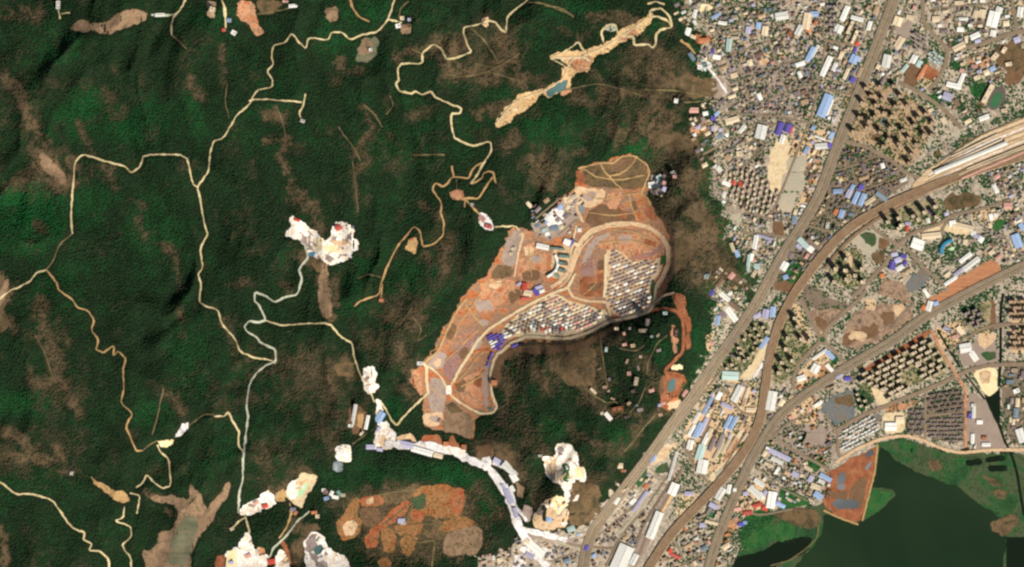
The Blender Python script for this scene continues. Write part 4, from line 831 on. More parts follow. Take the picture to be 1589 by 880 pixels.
# ---- the larger buildings, one by one: x, y, length, width, angle, roof, kind (h shed, b flat block)
BIG = """1311,21 24 8 66 white h|1301,45 13 13 66 white h|1330,29 20 6 -14 white h|1319,43 22 5 64 cream b|1326,58 22 5 67 cream b|1349,40 14 6 72 white h|1313,60 9 4 66 cream b
1258,84 24 8 62 lightblue h|1265,79 20 4 62 white h|1282,103 33 8 66 white h|1295,104 13 6 66 white h|1325,92 14 12 64 lightblue h|1333,92 8 6 64 lavender h|1323,124 8 8 66 violet h|1280,164 37 14 68 lightblue h|1287,167 26 4 68 white h|1313,115 18 5 66 cream h|1334,112 16 5 66 tan h|1327,78 9 4 66 violet h|1330,68 6 5 60 red h
1298,176 8 6 0 white b|1294,186 9 6 80 white b|1210,200 20 9 74 violet h|1223,199 14 9 72 violet h|1228,203 12 3 72 red h|1214,216 14 7 70 white h|1274,227 19 9 4 white h|1287,226 7 6 70 violet h|1272,214 16 3 -20 white h
1376,95 20 13 78 white h|1393,33 14 13 70 cream h|1396,66 18 11 60 cream h|1213,25 20 12 10 white h|1240,47 16 9 62 white h|1226,52 9 7 60 orange b|1252,33 26 12 80 cream h|1263,22 14 8 0 lightblue h|1255,47 7 7 60 orange h|1266,36 8 6 60 orange b
1541,30 24 17 75 white h|1514,22 12 8 70 cream h|1524,21 12 10 80 cream h|1541,52 10 9 80 white h|1513,56 15 8 25 white h|1517,64 9 5 20 lavender h|1490,46 10 7 0 white h|1488,73 20 9 28 cream h|1583,19 16 9 80 white h|1578,62 10 9 20 lavender h|1418,92 13 9 62 white h|1426,99 11 7 62 paleteal h|1404,106 14 5 50 paleteal h|1550,16 10 10 70 white h
1431,112 26 5 58 orange h|1480,133 23 8 -14 white h|1492,123 20 6 66 white h|1492,110 7 6 70 pink b|1470,150 14 12 -20 lavender h|1540,107 8 7 20 lightblue h|1533,146 32 8 62 cream b|1527,183 16 7 22 white h|1558,172 10 6 10 cream b|1544,88 12 8 50 cream b|1558,78 10 6 60 cream b|1565,100 10 6 10 cream b|1512,103 10 5 0 pink b|1452,30 11 9 0 cream h|1412,27 12 7 -10 cream h|1420,12 7 7 80 pink b
1181,205 22 16 76 white h|1136,187 21 9 16 cream h|1106,184 7 7 0 violet h|1106,200 8 5 80 lavender h|1112,177 8 5 40 lightblue h|1147,239 9 8 0 cream b|1131,70 20 8 84 paleteal h|1140,59 13 4 0 cream h|1078,22 14 5 75 white h|1111,25 15 5 30 lightblue h|1121,36 13 5 -10 white h|1067,50 12 8 70 white h|1088,64 22 8 4 orange h|1075,58 9 5 -20 cream h|1112,89 12 7 -10 white h|1106,80 6 5 80 violet h|1161,47 11 8 80 lavender h|1177,40 10 8 80 lightblue h|1187,48 14 9 80 cream h|1094,177 8 6 10 white h|1076,172 14 8 0 pink h|1048,158 7 6 80 white b|1152,200 14 6 50 white h|1127,285 13 6 -25 white h|1138,284 7 5 80 red h|1149,286 8 7 80 red h
1122,459 24 7 -38 white h|1134,487 28 9 -54 white h|1113,497 15 7 80 lightblue h|1104,455 8 6 60 violet h|1136,472 30 7 -40 brown h|1121,487 10 8 -50 mauve h|1188,487 14 10 80 lavender h|1199,484 16 8 84 lightblue h|1186,532 20 7 58 lightblue h|1175,490 12 6 30 lavender h|1133,583 25 13 -4 paleteal h|1104,533 8 8 60 pink b
1144,611 27 11 62 white h|1150,600 16 5 62 grey h|1197,622 30 14 80 white h|1128,630 19 6 -26 lavender h|1098,630 30 5 62 lightblue h|1080,648 20 5 60 white h|1073,668 20 5 60 white h|1130,655 22 6 62 lightblue h|1138,657 23 6 62 lightblue h|1083,668 26 8 64 lightblue h|1091,662 30 6 64 lavender h|1094,684 26 6 64 white h|1071,690 15 9 76 white h|1087,702 24 12 72 paleteal h|1090,724 22 16 78 white h|1118,685 24 7 66 grey h|1105,690 22 6 66 mauve h|1101,672 16 6 66 cream h|1165,636 15 6 0 cream h|1158,612 22 4 70 cream h|1155,625 14 6 70 tan h|1115,700 30 5 62 cream h|1126,693 24 5 60 cream h|1135,690 26 4 58 tan h|1148,672 12 5 56 cream h|1156,678 14 4 58 cream h|1150,662 12 5 58 tan h
1044,723 46 4 74 white h|1014,711 13 6 60 lightblue h|1045,759 19 13 66 white h|1016,815 44 13 68 white h|1069,766 14 6 0 lavender h|993,778 38 5 55 lavender h|957,777 12 6 60 white h|965,866 42 24 66 white h|984,868 18 9 62 white h|1002,755 8 6 60 orange h|1118,766 20 10 58 white h|1131,759 14 6 80 white h|1140,760 5 5 0 white h|1107,785 14 7 -25 lavender h|1100,793 12 5 60 grey h|1104,811 20 4 -14 cream h|1090,815 9 7 0 lavender h|1112,800 14 4 62 cream b|970,760 12 4 30 cream b
1178,749 18 7 -32 white h|1172,764 24 10 -42 white h|1182,770 12 6 -60 white h|1197,776 26 13 80 white h|1157,766 8 6 10 lavender h|1187,765 8 6 60 lavender h|1160,796 14 6 5 red h|1187,789 9 7 -20 red h|1175,784 14 6 20 red h|1145,790 12 5 10 pink h|1150,814 9 5 0 violet h|1156,811 6 5 0 lightblue h|1048,863 16 5 -25 red h|1040,855 7 6 60 red h
1210,706 36 7 -26 lavender h|1206,715 20 6 -26 white h|1234,736 11 8 -30 lavender h|1281,741 20 7 -30 lightblue h|1258,743 10 7 60 lavender h|1270,769 15 9 -34 lightblue h|1265,755 14 8 -20 cream h|1254,727 14 5 -28 cream h|1222,735 10 6 -26 tan h
1288,551 16 7 -46 lightblue h|1265,572 14 12 60 white h|1243,587 13 8 20 white h|1272,550 26 4 34 white h|1315,588 10 6 4 violet h|1303,584 12 4 28 lavender h|1287,571 14 5 -46 white h
1424,379 19 16 -20 white h|1445,366 30 9 6 cream h|1494,352 34 9 -14 cream h|1478,347 10 9 10 white h|1498,400 22 6 38 white h|1507,410 30 8 38 white h|1489,421 22 5 38 lavender h|1475,436 22 5 34 white h|1470,426 11 5 38 cream h|1522,372 9 8 60 white h|1516,367 12 6 -20 lavender h|1510,362 8 6 20 white h|1578,374 22 13 -70 lightblue h|1545,334 7 6 0 white h|1564,320 13 10 0 pink h|1497,376 8 6 80 cream h|1456,405 5 5 0 cream b|1586,352 12 7 -50 lightblue h|1385,412 14 9 76 violet h|1393,404 10 8 20 lavender h|1402,398 9 6 -20 violet h|1396,416 12 7 30 white h|1388,395 10 6 10 lavender h|1404,409 8 5 60 violet h|1369,428 7 7 10 orange h|1408,355 10 4 80 red h|1409,347 9 5 0 lavender h
1328,307 20 7 66 lightblue h|1338,310 20 8 66 lightblue h|1317,301 13 8 66 lavender h|1300,297 15 7 5 lightblue h|1322,292 12 6 60 lightblue h|1336,291 9 7 60 violet h|1350,312 18 6 35 cream h|1368,305 20 7 -35 bluegrey h|1306,332 13 8 70 lightblue h|1297,329 9 6 60 orange h|1321,333 9 5 -10 bluegrey h|1247,378 22 8 -44 paleteal h|1258,387 9 9 -40 white h|1240,383 10 6 -40 lavender h|1217,413 14 10 60 white h|1219,430 8 7 20 lightblue h|1228,397 10 7 60 mauve h|1284,350 9 5 80 white b|1261,369 5 5 0 white b|1233,341 12 8 80 bluegrey h|1186,368 26 4 -16 lavender h|1172,376 22 7 80 white h|1161,408 26 5 84 paleteal h|1165,399 11 7 80 white h|1168,402 6 5 60 red h|1136,384 14 5 -70 cream h|1143,394 11 6 -70 lightblue h|1174,414 9 9 0 paleteal h|1170,425 12 6 60 cream b|1180,420 10 6 60 cream b
1442,475 16 8 74 white h|1452,471 8 6 20 lightblue h|1433,478 8 7 60 orange h|1498,540 18 14 10 white h|1511,553 16 9 -56 white h|1490,513 14 7 -52 cream h|1482,523 10 6 20 pink b|1470,512 14 6 -30 lavender b|1511,639 19 5 88 white h|1510,629 6 5 0 white b|1520,655 9 6 0 white h|1509,681 15 5 88 white h|1530,690 13 5 0 white h|1513,693 7 3 80 white b|1528,680 8 5 0 orange b|1584,676 22 12 -72 white h|1577,607 10 7 20 white b|1505,645 9 6 80 violet b|1382,662 18 12 0 white h|1396,652 12 10 0 cream h|1574,575 9 6 0 cream b
832,852 30 12 -40 white h|822,862 14 7 -30 lavender h|852,805 8 8 30 lightblue h|886,820 12 10 20 paleteal h|898,829 5 4 0 lightblue h|846,815 7 5 30 cream h|875,792 9 7 70 cream h|818,840 8 6 -20 cream h|922,862 8 5 30 lightblue h|910,850 9 5 60 violet h
842,383 20 8 -12 white h|880,376 11 9 -20 white h|887,377 13 4 64 violet h|894,379 8 5 -10 cream h|899,357 6 6 0 white h|856,331 0 0 0 white h|814,445 12 8 80 red h|819,455 13 9 -10 cream h|815,463 13 4 0 red h|832,453 12 7 -60 violet h|836,446 12 5 20 lavender h|805,441 8 4 30 lavender h|841,452 8 5 20 white h|850,338 10 8 60 white h|849,344 6 5 30 lightblue h|869,322 9 7 60 lightblue h|881,322 8 6 60 cream h|860,354 12 8 0 bluegrey h|866,341 8 6 50 grey h|878,335 9 7 50 mauve h|887,308 20 6 30 cream h|893,312 9 5 70 grey h|845,357 9 6 20 paleteal h|849,363 7 5 20 white h|834,350 8 5 30 bluegrey h|871,353 7 6 30 cream h|1012,287 13 9 10 white h|1022,282 9 5 60 white h|1029,286 9 5 70 pink h|1021,297 9 7 30 grey h|1030,294 7 6 60 lavender h|1022,275 8 5 30 paleteal h|1044,270 8 6 -60 white b|1046,275 6 5 0 pink b
528,353 13 8 20 red h|462,342 9 4 -20 red h|548,353 4 4 0 lavender b|758,352 12 6 -20 red b|748,340 11 8 -40 pink b|590,647 18 11 58 lightblue h|576,693 14 7 0 lavender h|590,697 9 5 -10 lavender h|550,643 32 5 80 white h|570,655 22 5 78 white h|545,660 8 5 0 white b|562,672 8 4 50 cream b|588,666 7 5 70 lavender h|627,689 30 9 -12 lavender h|655,700 34 9 -16 white h|680,707 14 7 -14 cream h|773,716 16 8 -30 lavender h|790,726 24 12 -40 white h|798,740 14 11 -60 white h|790,770 24 9 -68 lavender h|800,795 16 6 -76 lavender h|795,758 10 6 -60 white h|782,756 12 5 -60 lavender h|412,785 9 6 10 red h|422,871 11 8 10 red h|398,780 8 5 30 pink h|506,763 7 6 0 pink b|515,765 8 5 60 white h|521,771 10 5 -10 white h|527,765 9 5 -50 teal h|507,773 8 6 20 lightblue b|533,768 7 5 0 cream b|503,760 6 5 0 white b|488,795 9 5 10 orange b|493,801 6 6 0 cream b|455,790 8 5 0 lavender b|459,796 7 5 60 orange b|502,856 8 4 60 white h|496,838 9 4 60 white h|386,862 9 6 20 pink h|360,872 8 5 10 lavender h
92,9 13 6 88 white b|92,9 0 0 0 teal b|365,53 8 7 -30 white b|350,49 6 5 0 red b|358,34 7 6 0 lightblue b|332,18 9 8 70 cream b|250,25 14 5 2 white h|457,12 13 5 5 white h|445,5 9 4 0 pink b|619,43 8 7 10 white b|625,31 6 6 0 cream b|636,33 5 5 0 lavender b|576,79 5 5 0 white b|471,189 7 5 -20 white b|640,372 5 4 0 orange b|592,466 6 5 0 orange b|797,386 7 5 20 cream b|793,394 6 5 10 cream b|623,808 11 7 0 lavender h|626,812 8 4 0 white b|115,733 6 5 80 white b|692,689 8 7 0 orange b|720,694 8 8 0 orange b|683,653 6 5 60 pink b|767,594 9 8 0 orange b|652,564 9 6 0 white b|838,706 6 4 0 white b|733,318 5 4 0 white b|346,825 0 0 0 white b|361,820 6 5 30 cream b|962,722 8 8 0 cream h|967,730 8 4 0 orange b
943,645 14 6 -50 white h|933,640 8 6 80 cream b|1010,522 6 5 0 paleteal b|1020,520 8 5 60 cream b|997,513 13 5 0 cream b|956,510 9 6 0 cream b|940,542 11 6 85 paleteal b|975,579 9 9 0 pink b|993,553 6 6 0 cream b|986,591 13 6 80 cream b|972,560 11 6 70 tan b|981,536 10 8 10 tan b|957,634 17 7 10 orange b|975,625 9 7 40 tan b|987,628 6 5 0 teal b|1048,517 13 4 85 pink b|1031,486 7 5 0 paleteal b|1004,500 11 6 85 grey b|1095,430 7 6 0 paleteal b|1097,427 7 4 0 bluegrey b|938,600 10 7 0 tan b|920,606 12 4 -45 cream b|950,618 10 4 -20 tan b|1022,628 11 6 20 lavender h|1062,610 12 5 55 pink h|1046,619 12 5 20 orange h"""
NM = {'h': ("warehouse", "warehouse"), 'b': ("flat_roofed_building", "building")}
n_h = 0
for ln in BIG.split("\n"):
    for q in ln.split("|"):
        a = q.split()
        x, y = (float(v) for v in a[0].split(","))
        l, w, ang = float(a[1]), float(a[2]), float(a[3])
        if l < 2: continue
        if 900 < x < 1035 and 500 < y < 650 and l < 12: l *= .68; w *= .68
        col, kd = a[4], a[5]
        if l < w: l, w, ang = w, l, ang + 90
        far = x < 1030
        size = "very long" if l > 28 else "large" if l * w > 130 else "long" if l > 2.4 * w and l > 14 else "small" if l * w < 50 else "mid-sized"
        cw = WORD.get(col, col)
        if kd == 'h':
            o = hall(x, y, l, w, ang, col, 6.0 + min(5, w * 0.3))
            tag(o, "", "warehouse" if l * w > 70 else "shed", "sheds and warehouses")
            if l * w <= 70: o.name = "metal_shed"
            say(o, f"{size} {cw}-roofed {'warehouse' if l * w > 70 else 'shed'}", x, y)
        else:
            o = block(x, y, l, w, ang, col, 7 + min(8, l * 0.4), "flat_roofed_building", "building", 3)
            tag(o, "", "building", "flat-roofed buildings")
            say(o, f"{size} {cw} flat-roofed building", x, y)

# ---- crescents, stadium, station
def arc_building(name, pts, w, col, h, label, cat):
    q = resample(chaikin(chaikin(pts, False), False), 1.5, False)
    a = np.array(q); d = np.gradient(a, axis=0); d /= np.hypot(d[:, 0], d[:, 1])[:, None]
    nx, ny = -d[:, 1], d[:, 0]
    x0, y0 = a.mean(0)
    r = root(name, x0, y0, 0)
    def ringv(off, z): return [((a[i, 0] + nx[i] * off - x0) * S, -(a[i, 1] + ny[i] * off - y0) * S, z) for i in range(len(a))]
    n = len(a)
    V = ringv(-w / 2, 0) + ringv(-w / 2, h) + ringv(w / 2, 0) + ringv(w / 2, h)
    F = [(i, i + 1, n + i + 1, n + i) for i in range(n - 1)] + [(2 * n + i, 3 * n + i, 3 * n + i + 1, 2 * n + i + 1) for i in range(n - 1)] + [(0, n, 3 * n, 2 * n), (n - 1, 3 * n - 1, 4 * n - 1, 2 * n - 1)]
    link("wall", mesh("wall", V, F, WALL), r)
    e = w / 2 + .25
    V = ringv(-e, h + .3) + ringv(0, h + 1.6) + ringv(e, h + .3)
    F = [(i, i + 1, n + i + 1, n + i) for i in range(n - 1)] + [(n + i, n + i + 1, 2 * n + i + 1, 2 * n + i) for i in range(n - 1)]
    link("roof", mesh("roof", V, F, ROOF[col]), r)
    stroke(occ, q, w / 2 + 1, True); stroke(bare, q, w / 2 + 1, True)
    return tag(r, label, cat)
arc_building("crescent_school", P("861,396 865,404 866,412 862,422 849,430"), 3.6, 'white', 14, "white crescent-shaped school block on the orange earthworks", "school")
arc_building("crescent_hall", P("1478,373 1469,376 1463,382 1460,388 1462,395"), 4.6, 'skyblue', 14, "bright sky blue crescent roof among trees in the town", "hall")
for i, (x, y, l, w, ang) in enumerate(((876, 398, 17, 4.4, -4), (874, 409, 15, 4.6, -8), (872, 420, 13, 5, -16), (864, 428, 11, 5, -38), (865, 386, 22, 3.4, -6))):
    o = block(x, y, l, w, ang, 'teal', 15, "school_block", "school", 4)
    tag(o, ["uppermost of the four parallel teal school blocks", "second from the top of the parallel teal school blocks", "third from the top of the parallel teal school blocks", "lowest, tilted one of the teal school blocks", "long thin teal school block behind the white shed"][i], "school", "teal school blocks")
def oval(cx, cy, a, b, ang, n=28):
    c, s = math.cos(math.radians(ang)), -math.sin(math.radians(ang))
    return [(cx + a * math.cos(t) * c - b * math.sin(t) * s, cy + a * math.cos(t) * s + b * math.sin(t) * c) for t in np.linspace(0, 2 * math.pi, n + 1)[:-1]]
st = sheet("sports_ground", oval(1547, 153, 20, 11, 62), M['runway'], 6, .2, kind=None, block=True)
sheet("turf", oval(1546, 155, 14, 7.2, 62), M['pitch'], 7, .1, parent=st)
tag(st, "oval sports ground with a grey running track and green turf", "stadium")
st = sheet("football_pitch", "1100,794 1109,796 1108,805 1099,803", M['pitch'], 6, .1, soft=False, kind=None, block=True); tag(st, "small green football pitch ringed by buildings near the railway", "football pitch")
st = sheet("swimming_pool", "1472,386 1476,383 1482,384 1480,388 1474,389", M['mint'], 6, .2, kind=None, block=True); tag(st, "small pale green pool inside the sky blue crescent", "pool")
for i, (a, w, col) in enumerate((("1450,268 1562,222", 6.2, 'white'), ("1492,277 1600,232", 2.2, 'pink'), ("1488,271 1600,225", 1.6, 'cream'), ("1472,254 1555,216", 2.0, 'cream'), ("1500,262 1595,224", 1.4, 'cream'), ("1476,243 1548,208", 1.2, 'cream'))):
    (x1, y1), (x2, y2) = P(a)
    L = math.hypot(x2 - x1, y2 - y1); ang = math.degrees(math.atan2(y1 - y2, x2 - x1)); x, y = (x1 + x2) / 2, (y1 + y2) / 2
    r = root("platform_canopy" if i else "station_hall", x, y, ang)
    link("roof", gable("roof", L * S, w * S, 9 if i else 16, .8 if i else 3, .4, ROOF[col], .8), r)
    link("platform", boxm("platform", L * S * .98, w * S * .7, 0, 1.4, M['concrete']), r)
    for k in range(8):
        link("pillar", boxm("pillar", 1.0, 1.0, 1.4, 8.6 if i else 15.5, PLANT, (k - 3.5) * L * S / 8.2, 0), r)
    tag(r, ["long broad white station canopy, widest roof in the railway yard", "thin pink platform canopy, lowest in the railway yard", "thin cream canopy just above the pink platform canopy", "cream platform canopy just above the broad white station canopy", "thinnest cream canopy just below the broad white station canopy", "thin cream canopy along the grey strip at the yard's upper edge"][i], "station", "station canopies")
    occupy(x, y, L, w, ang)

# ---- repeated blocks and villas
def place(proto, first, x, y, ang, sx=1, sy=1, sz=1):
    o = proto if first else copy_tree(proto)
    X, Y = W(x, y)
    o.location = (X, Y, H(x, y) + 1.2); o.rotation_euler = (0, 0, math.radians(ang)); o.scale = (sx, sy, sz)
    return o
ROWN = ["one", "two", "three", "four", "five", "six", "seven", "eight", "nine", "ten", "eleven", "twelve", "thirteen", "fourteen", "fifteen", "sixteen", "seventeen", "eighteen", "nineteen", "twenty", "twenty-one", "twenty-two", "twenty-three", "twenty-four", "twenty-five", "twenty-six"]
def ordn(n): return (ORD[n].strip() if 0 < n < 20 else "first" if n == 0 else f"{n + 1}th")

TW = P("1344,138 1366,135 1369,154 1387,134 1397,150 1360,164 1408,165 1372,176 1385,181 1334,183 1349,189 1324,205 1346,199 1382,199 1379,217 1395,224 1371,228 1437,178 1425,184 1447,191 1419,195 1434,210 1446,210 1410,215 1397,229 1422,225 1415,240 1411,254 1352,150 1390,166 1366,206 1401,203 1358,182 1338,160")
E2 = P("1313,403 1296,418 1311,420 1337,418 1294,438 1313,434 1338,438 1326,428")
E3 = P("1377,345 1394,339 1394,355 1416,336 1434,330 1451,321 1452,337 1398,350 1424,341")
E4 = P("1233,494 1222,525 1243,527 1256,529 1219,542 1229,560 1213,563 1208,579 1237,507 1222,575")
E5 = P("1171,510 1184,508 1177,520 1155,527 1146,540 1172,532 1169,548 1155,560 1136,566 1146,556 1162,556 1190,515 1164,520 1182,528 1128,572 1150,548 1142,572 1176,541")
E6 = P("1332,620 1342,622 1336,630 1345,632 1330,612")
for pts, l, w, ang, col, h, look, est in ((TW, 7.5, 4.2, -8, 'tan', 48, "tan tower block", "sandy tower estate"), (E2, 6.5, 5.2, -5, 'cream', 60, "cream tower block", "wooded seven-tower estate by the railway"), (E3, 6.5, 5.2, 20, 'cream', 60, "cream tower block", "leafy estate below the railway yard"),
                                     (E4, 6, 5, -5, 'cream', 52, "cream tower block", "narrow estate between railway and roundabout"), (E5, 5, 4, 10, 'cream', 30, "cream tower block", "tree-filled estate beside the highway"), (E6, 5, 4, 25, 'cream', 30, "cream tower block", "small estate above the terrace sheds")):
    proto = block(pts[0][0], pts[0][1], l, w, ang, col, h, "apartment_tower", "apartment tower", 15)
    order = sorted(range(len(pts)), key=lambda i: pts[i][0])
    rank = {i: k for k, i in enumerate(order)}
    for i, (x, y) in enumerate(pts):
        s = random.uniform(.88, 1.12)
        o = place(proto, i == 0, x, y, ang + random.uniform(-4, 4), s, random.uniform(.9, 1.1), random.uniform(.85, 1.1))
        if i: occupy(x, y, l, w, ang)
        tag(o, f"{look}, {ordn(rank[i])} from the west in the {est}", "apartment tower", "tower blocks of the " + est)

def grid_in(poly, ang, pa, pc, jit=0.0, stagger=0.0):
    poly = P(poly)
    cx = sum(p[0] for p in poly) / len(poly); cy = sum(p[1] for p in poly) / len(poly)
    c, s = math.cos(math.radians(ang)), -math.sin(math.radians(ang))
    out = []
    R = max(math.hypot(p[0] - cx, p[1] - cy) for p in poly) + 2
    for j in range(-int(R / pc) - 1, int(R / pc) + 2):
        row = []
        for i in range(-int(R / pa) - 1, int(R / pa) + 2):
            u = (i + (stagger if j % 2 else 0)) * pa; v = j * pc
            x = cx + u * c - v * s + random.uniform(-jit, jit); y = cy + u * s + v * c + random.uniform(-jit, jit)
            if in_poly(x, y, poly) and not occ[min(RH - 1, max(0, int(y + PAD))), min(RW - 1, max(0, int(x + PAD)))]: row.append((x, y))
        if row: out.append(row)
    return out

SLABS = [("1406,530 1440,516 1454,552 1422,566", 28, 15, 8.5, 11, 4, 'cream', "northern slab estate", 30), ("1336,580 1404,543 1418,566 1396,592 1354,614 1338,596", 28, 14, 8.5, 10.5, 4, 'cream', "western slab estate", 30),
         ("1424,566 1462,552 1473,577 1442,592 1420,592", 28, 14, 8.5, 11, 4, 'cream', "eastern slab estate", 30), ("1352,612 1400,594 1418,600 1366,626", 28, 14, 7.5, 11, 3.8, 'cream', "southern slab estate", 30),
         ("1497,488 1536,464 1537,498 1530,512 1510,516 1500,500", 26, 12, 8, 9, 4, 'grey', "slab estate by the canal", 26), ("1570,464 1604,462 1604,546 1570,546", 0, 16, 9, 12, 4, 'tan', "right-edge slab estate", 30),
         ("1304,664 1358,640 1366,664 1310,706", 28, 17, 5.6, 15, 2.8, 'white', "terrace sheds by the lakeside road", 6), ("1440,613 1496,602 1495,640 1440,640", 8, 10, 7, 8, 2.6, 'darkgrey', "dark lot beside the dirt road", 9), ("1440,646 1496,644 1494,688 1440,678", 0, 10, 6.5, 8, 2.6, 'grey', "grey lot above the shore road", 9), ("1412,634 1433,633 1433,674 1412,674", 0, 9, 8, 7, 4, 'mauve', "mauve lot above the shore road", 9),
         ("1115,272 1165,262 1210,285 1212,330 1180,338 1140,318", 78, 9, 8.5, 6, 3.4, 'cream', "hillside estate", 14), ("1417,54 1440,54 1440,82 1417,80", -32, 9, 6, 8, 3, 'grey', "slab rows by the top street", 16), ("1442,78 1462,84 1462,104 1444,98", -36, 10, 6, 9, 3, 'paleteal', "green-crossing slabs", 16), ("1286,8 1300,8 1296,54 1284,54", 0, 10, 7, 8, 4, 'grey', "rows beside the white stepped hall", 14),
         ("1425,338 1432,338 1432,345 1425,345", 0, 9, 6, 6, 4, 'cream', "kiosks", 9)][:-1]
for poly, ang, pa, pc, l, w, col, est, h in SLABS:
    rows = grid_in(poly, ang, pa, pc, 1.4 if 'hillside' in est else .6, .4)
    proto = None
    for j, row in enumerate(rows):
        for i, (x, y) in enumerate(row):
            first = proto is None
            if first: proto = block(x, y, l, w, ang, col, h, "apartment_block" if h > 12 else "terrace_row", "building", max(2, int(h / 4)))
            o = place(proto, first, x, y, ang + random.uniform(-2, 2), random.uniform(.75, 1.1), random.uniform(.85, 1.15), random.uniform(.85, 1.15))
            if not first: occupy(x, y, l, w, ang)
            tag(o, f"{WORD.get(col, col)} {'apartment block' if h > 12 else 'terrace row'}, {ordn(i)} in row {ROWN[j]} from top, {est}", "apartment block" if h > 12 else "terrace", "rows of the " + est)

def house_mesh(name, roof, hip=0.25):
    """unit house: walls and a hipped roof, scaled per house"""
    a = .5; e = .54
    v = [(x, y, z) for z in (-.4, 1) for x, y in ((-a, -a), (a, -a), (a, a), (-a, a))]
    v += [(-e, -e, .98), (e, -e, .98), (e, e, .98), (-e, e, .98), (-a + hip, 0, 1.32), (a - hip, 0, 1.32)]
    f = [(0, 1, 5, 4), (1, 2, 6, 5), (2, 3, 7, 6), (3, 0, 4, 7), (8, 9, 13, 12), (9, 10, 13), (10, 11, 12, 13), (11, 8, 12), (11, 10, 9, 8)]
    return mesh(name, v, f, [WALL, roof], [0, 0, 0, 0, 1, 1, 1, 1, 1])
def flat_mesh(name, roof):
    v = []; f = []; idx = []
    def bx(a, b, c, d, z0, z1, m):
        n = len(v)
        for z in (z0, z1): v.extend([(a, c, z), (b, c, z), (b, d, z), (a, d, z)])
        f.extend([(n, n + 1, n + 5, n + 4), (n + 1, n + 2, n + 6, n + 5), (n + 2, n + 3, n + 7, n + 6), (n + 3, n, n + 4, n + 7), (n + 4, n + 5, n + 6, n + 7)])
        idx.extend([0, 0, 0, 0, m])
    bx(-.5, .5, -.5, .5, -.4, 1, 1)
    bx(.1, .38, -.3, .1, 1, 1.22, 1)
    return mesh(name, v, f, [WALL, roof], idx)
HM = {c: [house_mesh("house", ROOF[c]), flat_mesh("house", ROOF[c])] for c in ROOF}
def house(x, y, l, w, h, ang, col, name="house", t=None, cat="house", group=None):
    o = link(name, HM[col][random.random() < .6 if t is None else t])
    X, Y = W(x, y)
    o.location = (X, Y, H(x, y) + .6); o.rotation_euler = (0, 0, math.radians(ang)); o.scale = (l * S, w * S, h)
    o['category'] = cat
    if group: o['group'] = group
    return o
VILLAS = [("947,388 962,390 976,406 1012,406 1022,412 1010,440 1008,476 990,488 962,490 947,476 942,462 946,430", 20, 7.0, 5.4, "upper villa estate"), ("776,528 786,509 806,491 838,472 852,461 868,462 882,470 908,477 936,487 938,494 912,506 878,518 820,516 800,520", 22, 7.2, 5.2, "lower villa estate")]
nv = 0
for poly, ang, pa, pc, est in VILLAS:
    for j, row in enumerate(grid_in(poly, ang, pa, pc, .25, .5)):
        for i, (x, y) in enumerate(row):
            low = est[0] == 'l'
            if low and y > 500 and x > 808 and x < 890: col = random.choice(['white', 'white', 'grey', 'pink', 'mauve', 'red'] if x > 840 else ['white', 'bluegrey', 'grey', 'brown'])
            elif low and x > 850: col = random.choice(['cream', 'white', 'pink', 'mauve', 'pink', 'cream', 'grey'])
            elif low: col = random.choice(['darkgrey', 'mauve', 'grey', 'grey', 'white', 'white', 'cream'])
            else: col = random.choice(['mauve', 'grey', 'grey', 'grey', 'tan', 'cream', 'white'])
            a = ang + random.uniform(-3, 3) + (70 if low and y > 507 and 808 < x < 890 else 0)
            o = house(x, y, 5.7 * random.uniform(.8, 1.15), 3.3 * random.uniform(.8, 1.15), random.uniform(5, 6.5), a, col, "villa", 0, "villa", f"villas of the {est}")
            o['label'] = f"{WORD.get(col, col)}-roofed villa, {ordn(i)} in row {ROWN[j]} from top, {est}"
            occupy(x, y, 5, 3, ang); nv += 1
for j, row in enumerate(grid_in("757,520 770,516 784,522 782,536 772,544 762,542 756,532", 28, 6.6, 4.2, .3)):
    for i, (x, y) in enumerate(row):
        col = random.choice(['violet', 'violet', 'violet', 'white'])
        o = house(x, y, 5.6, 2.6, 6, 28, col, "site_dormitory", 0, "dormitory", "blue site dormitories below the lower villa estate")
        o['label'] = f"{col}-roofed site dormitory, {ordn(i)} in row {ROWN[j]}, below the lower villas"; occupy(x, y, 5.6, 3, 28)
for i, (x, y) in enumerate(P("763,550 760,557 757,566 797,537 801,535")):
    o = house(x, y, 6, 3, 6, 70 if i < 3 else 20, 'violet', "site_dormitory", 0, "dormitory", "blue site dormitories below the lower villa estate")
    o['label'] = f"detached violet site dormitory, {ordn(i)} {'southward along the cream road' if i < 3 else 'beside the cream road bend'}"; occupy(x, y, 6, 3, 70)

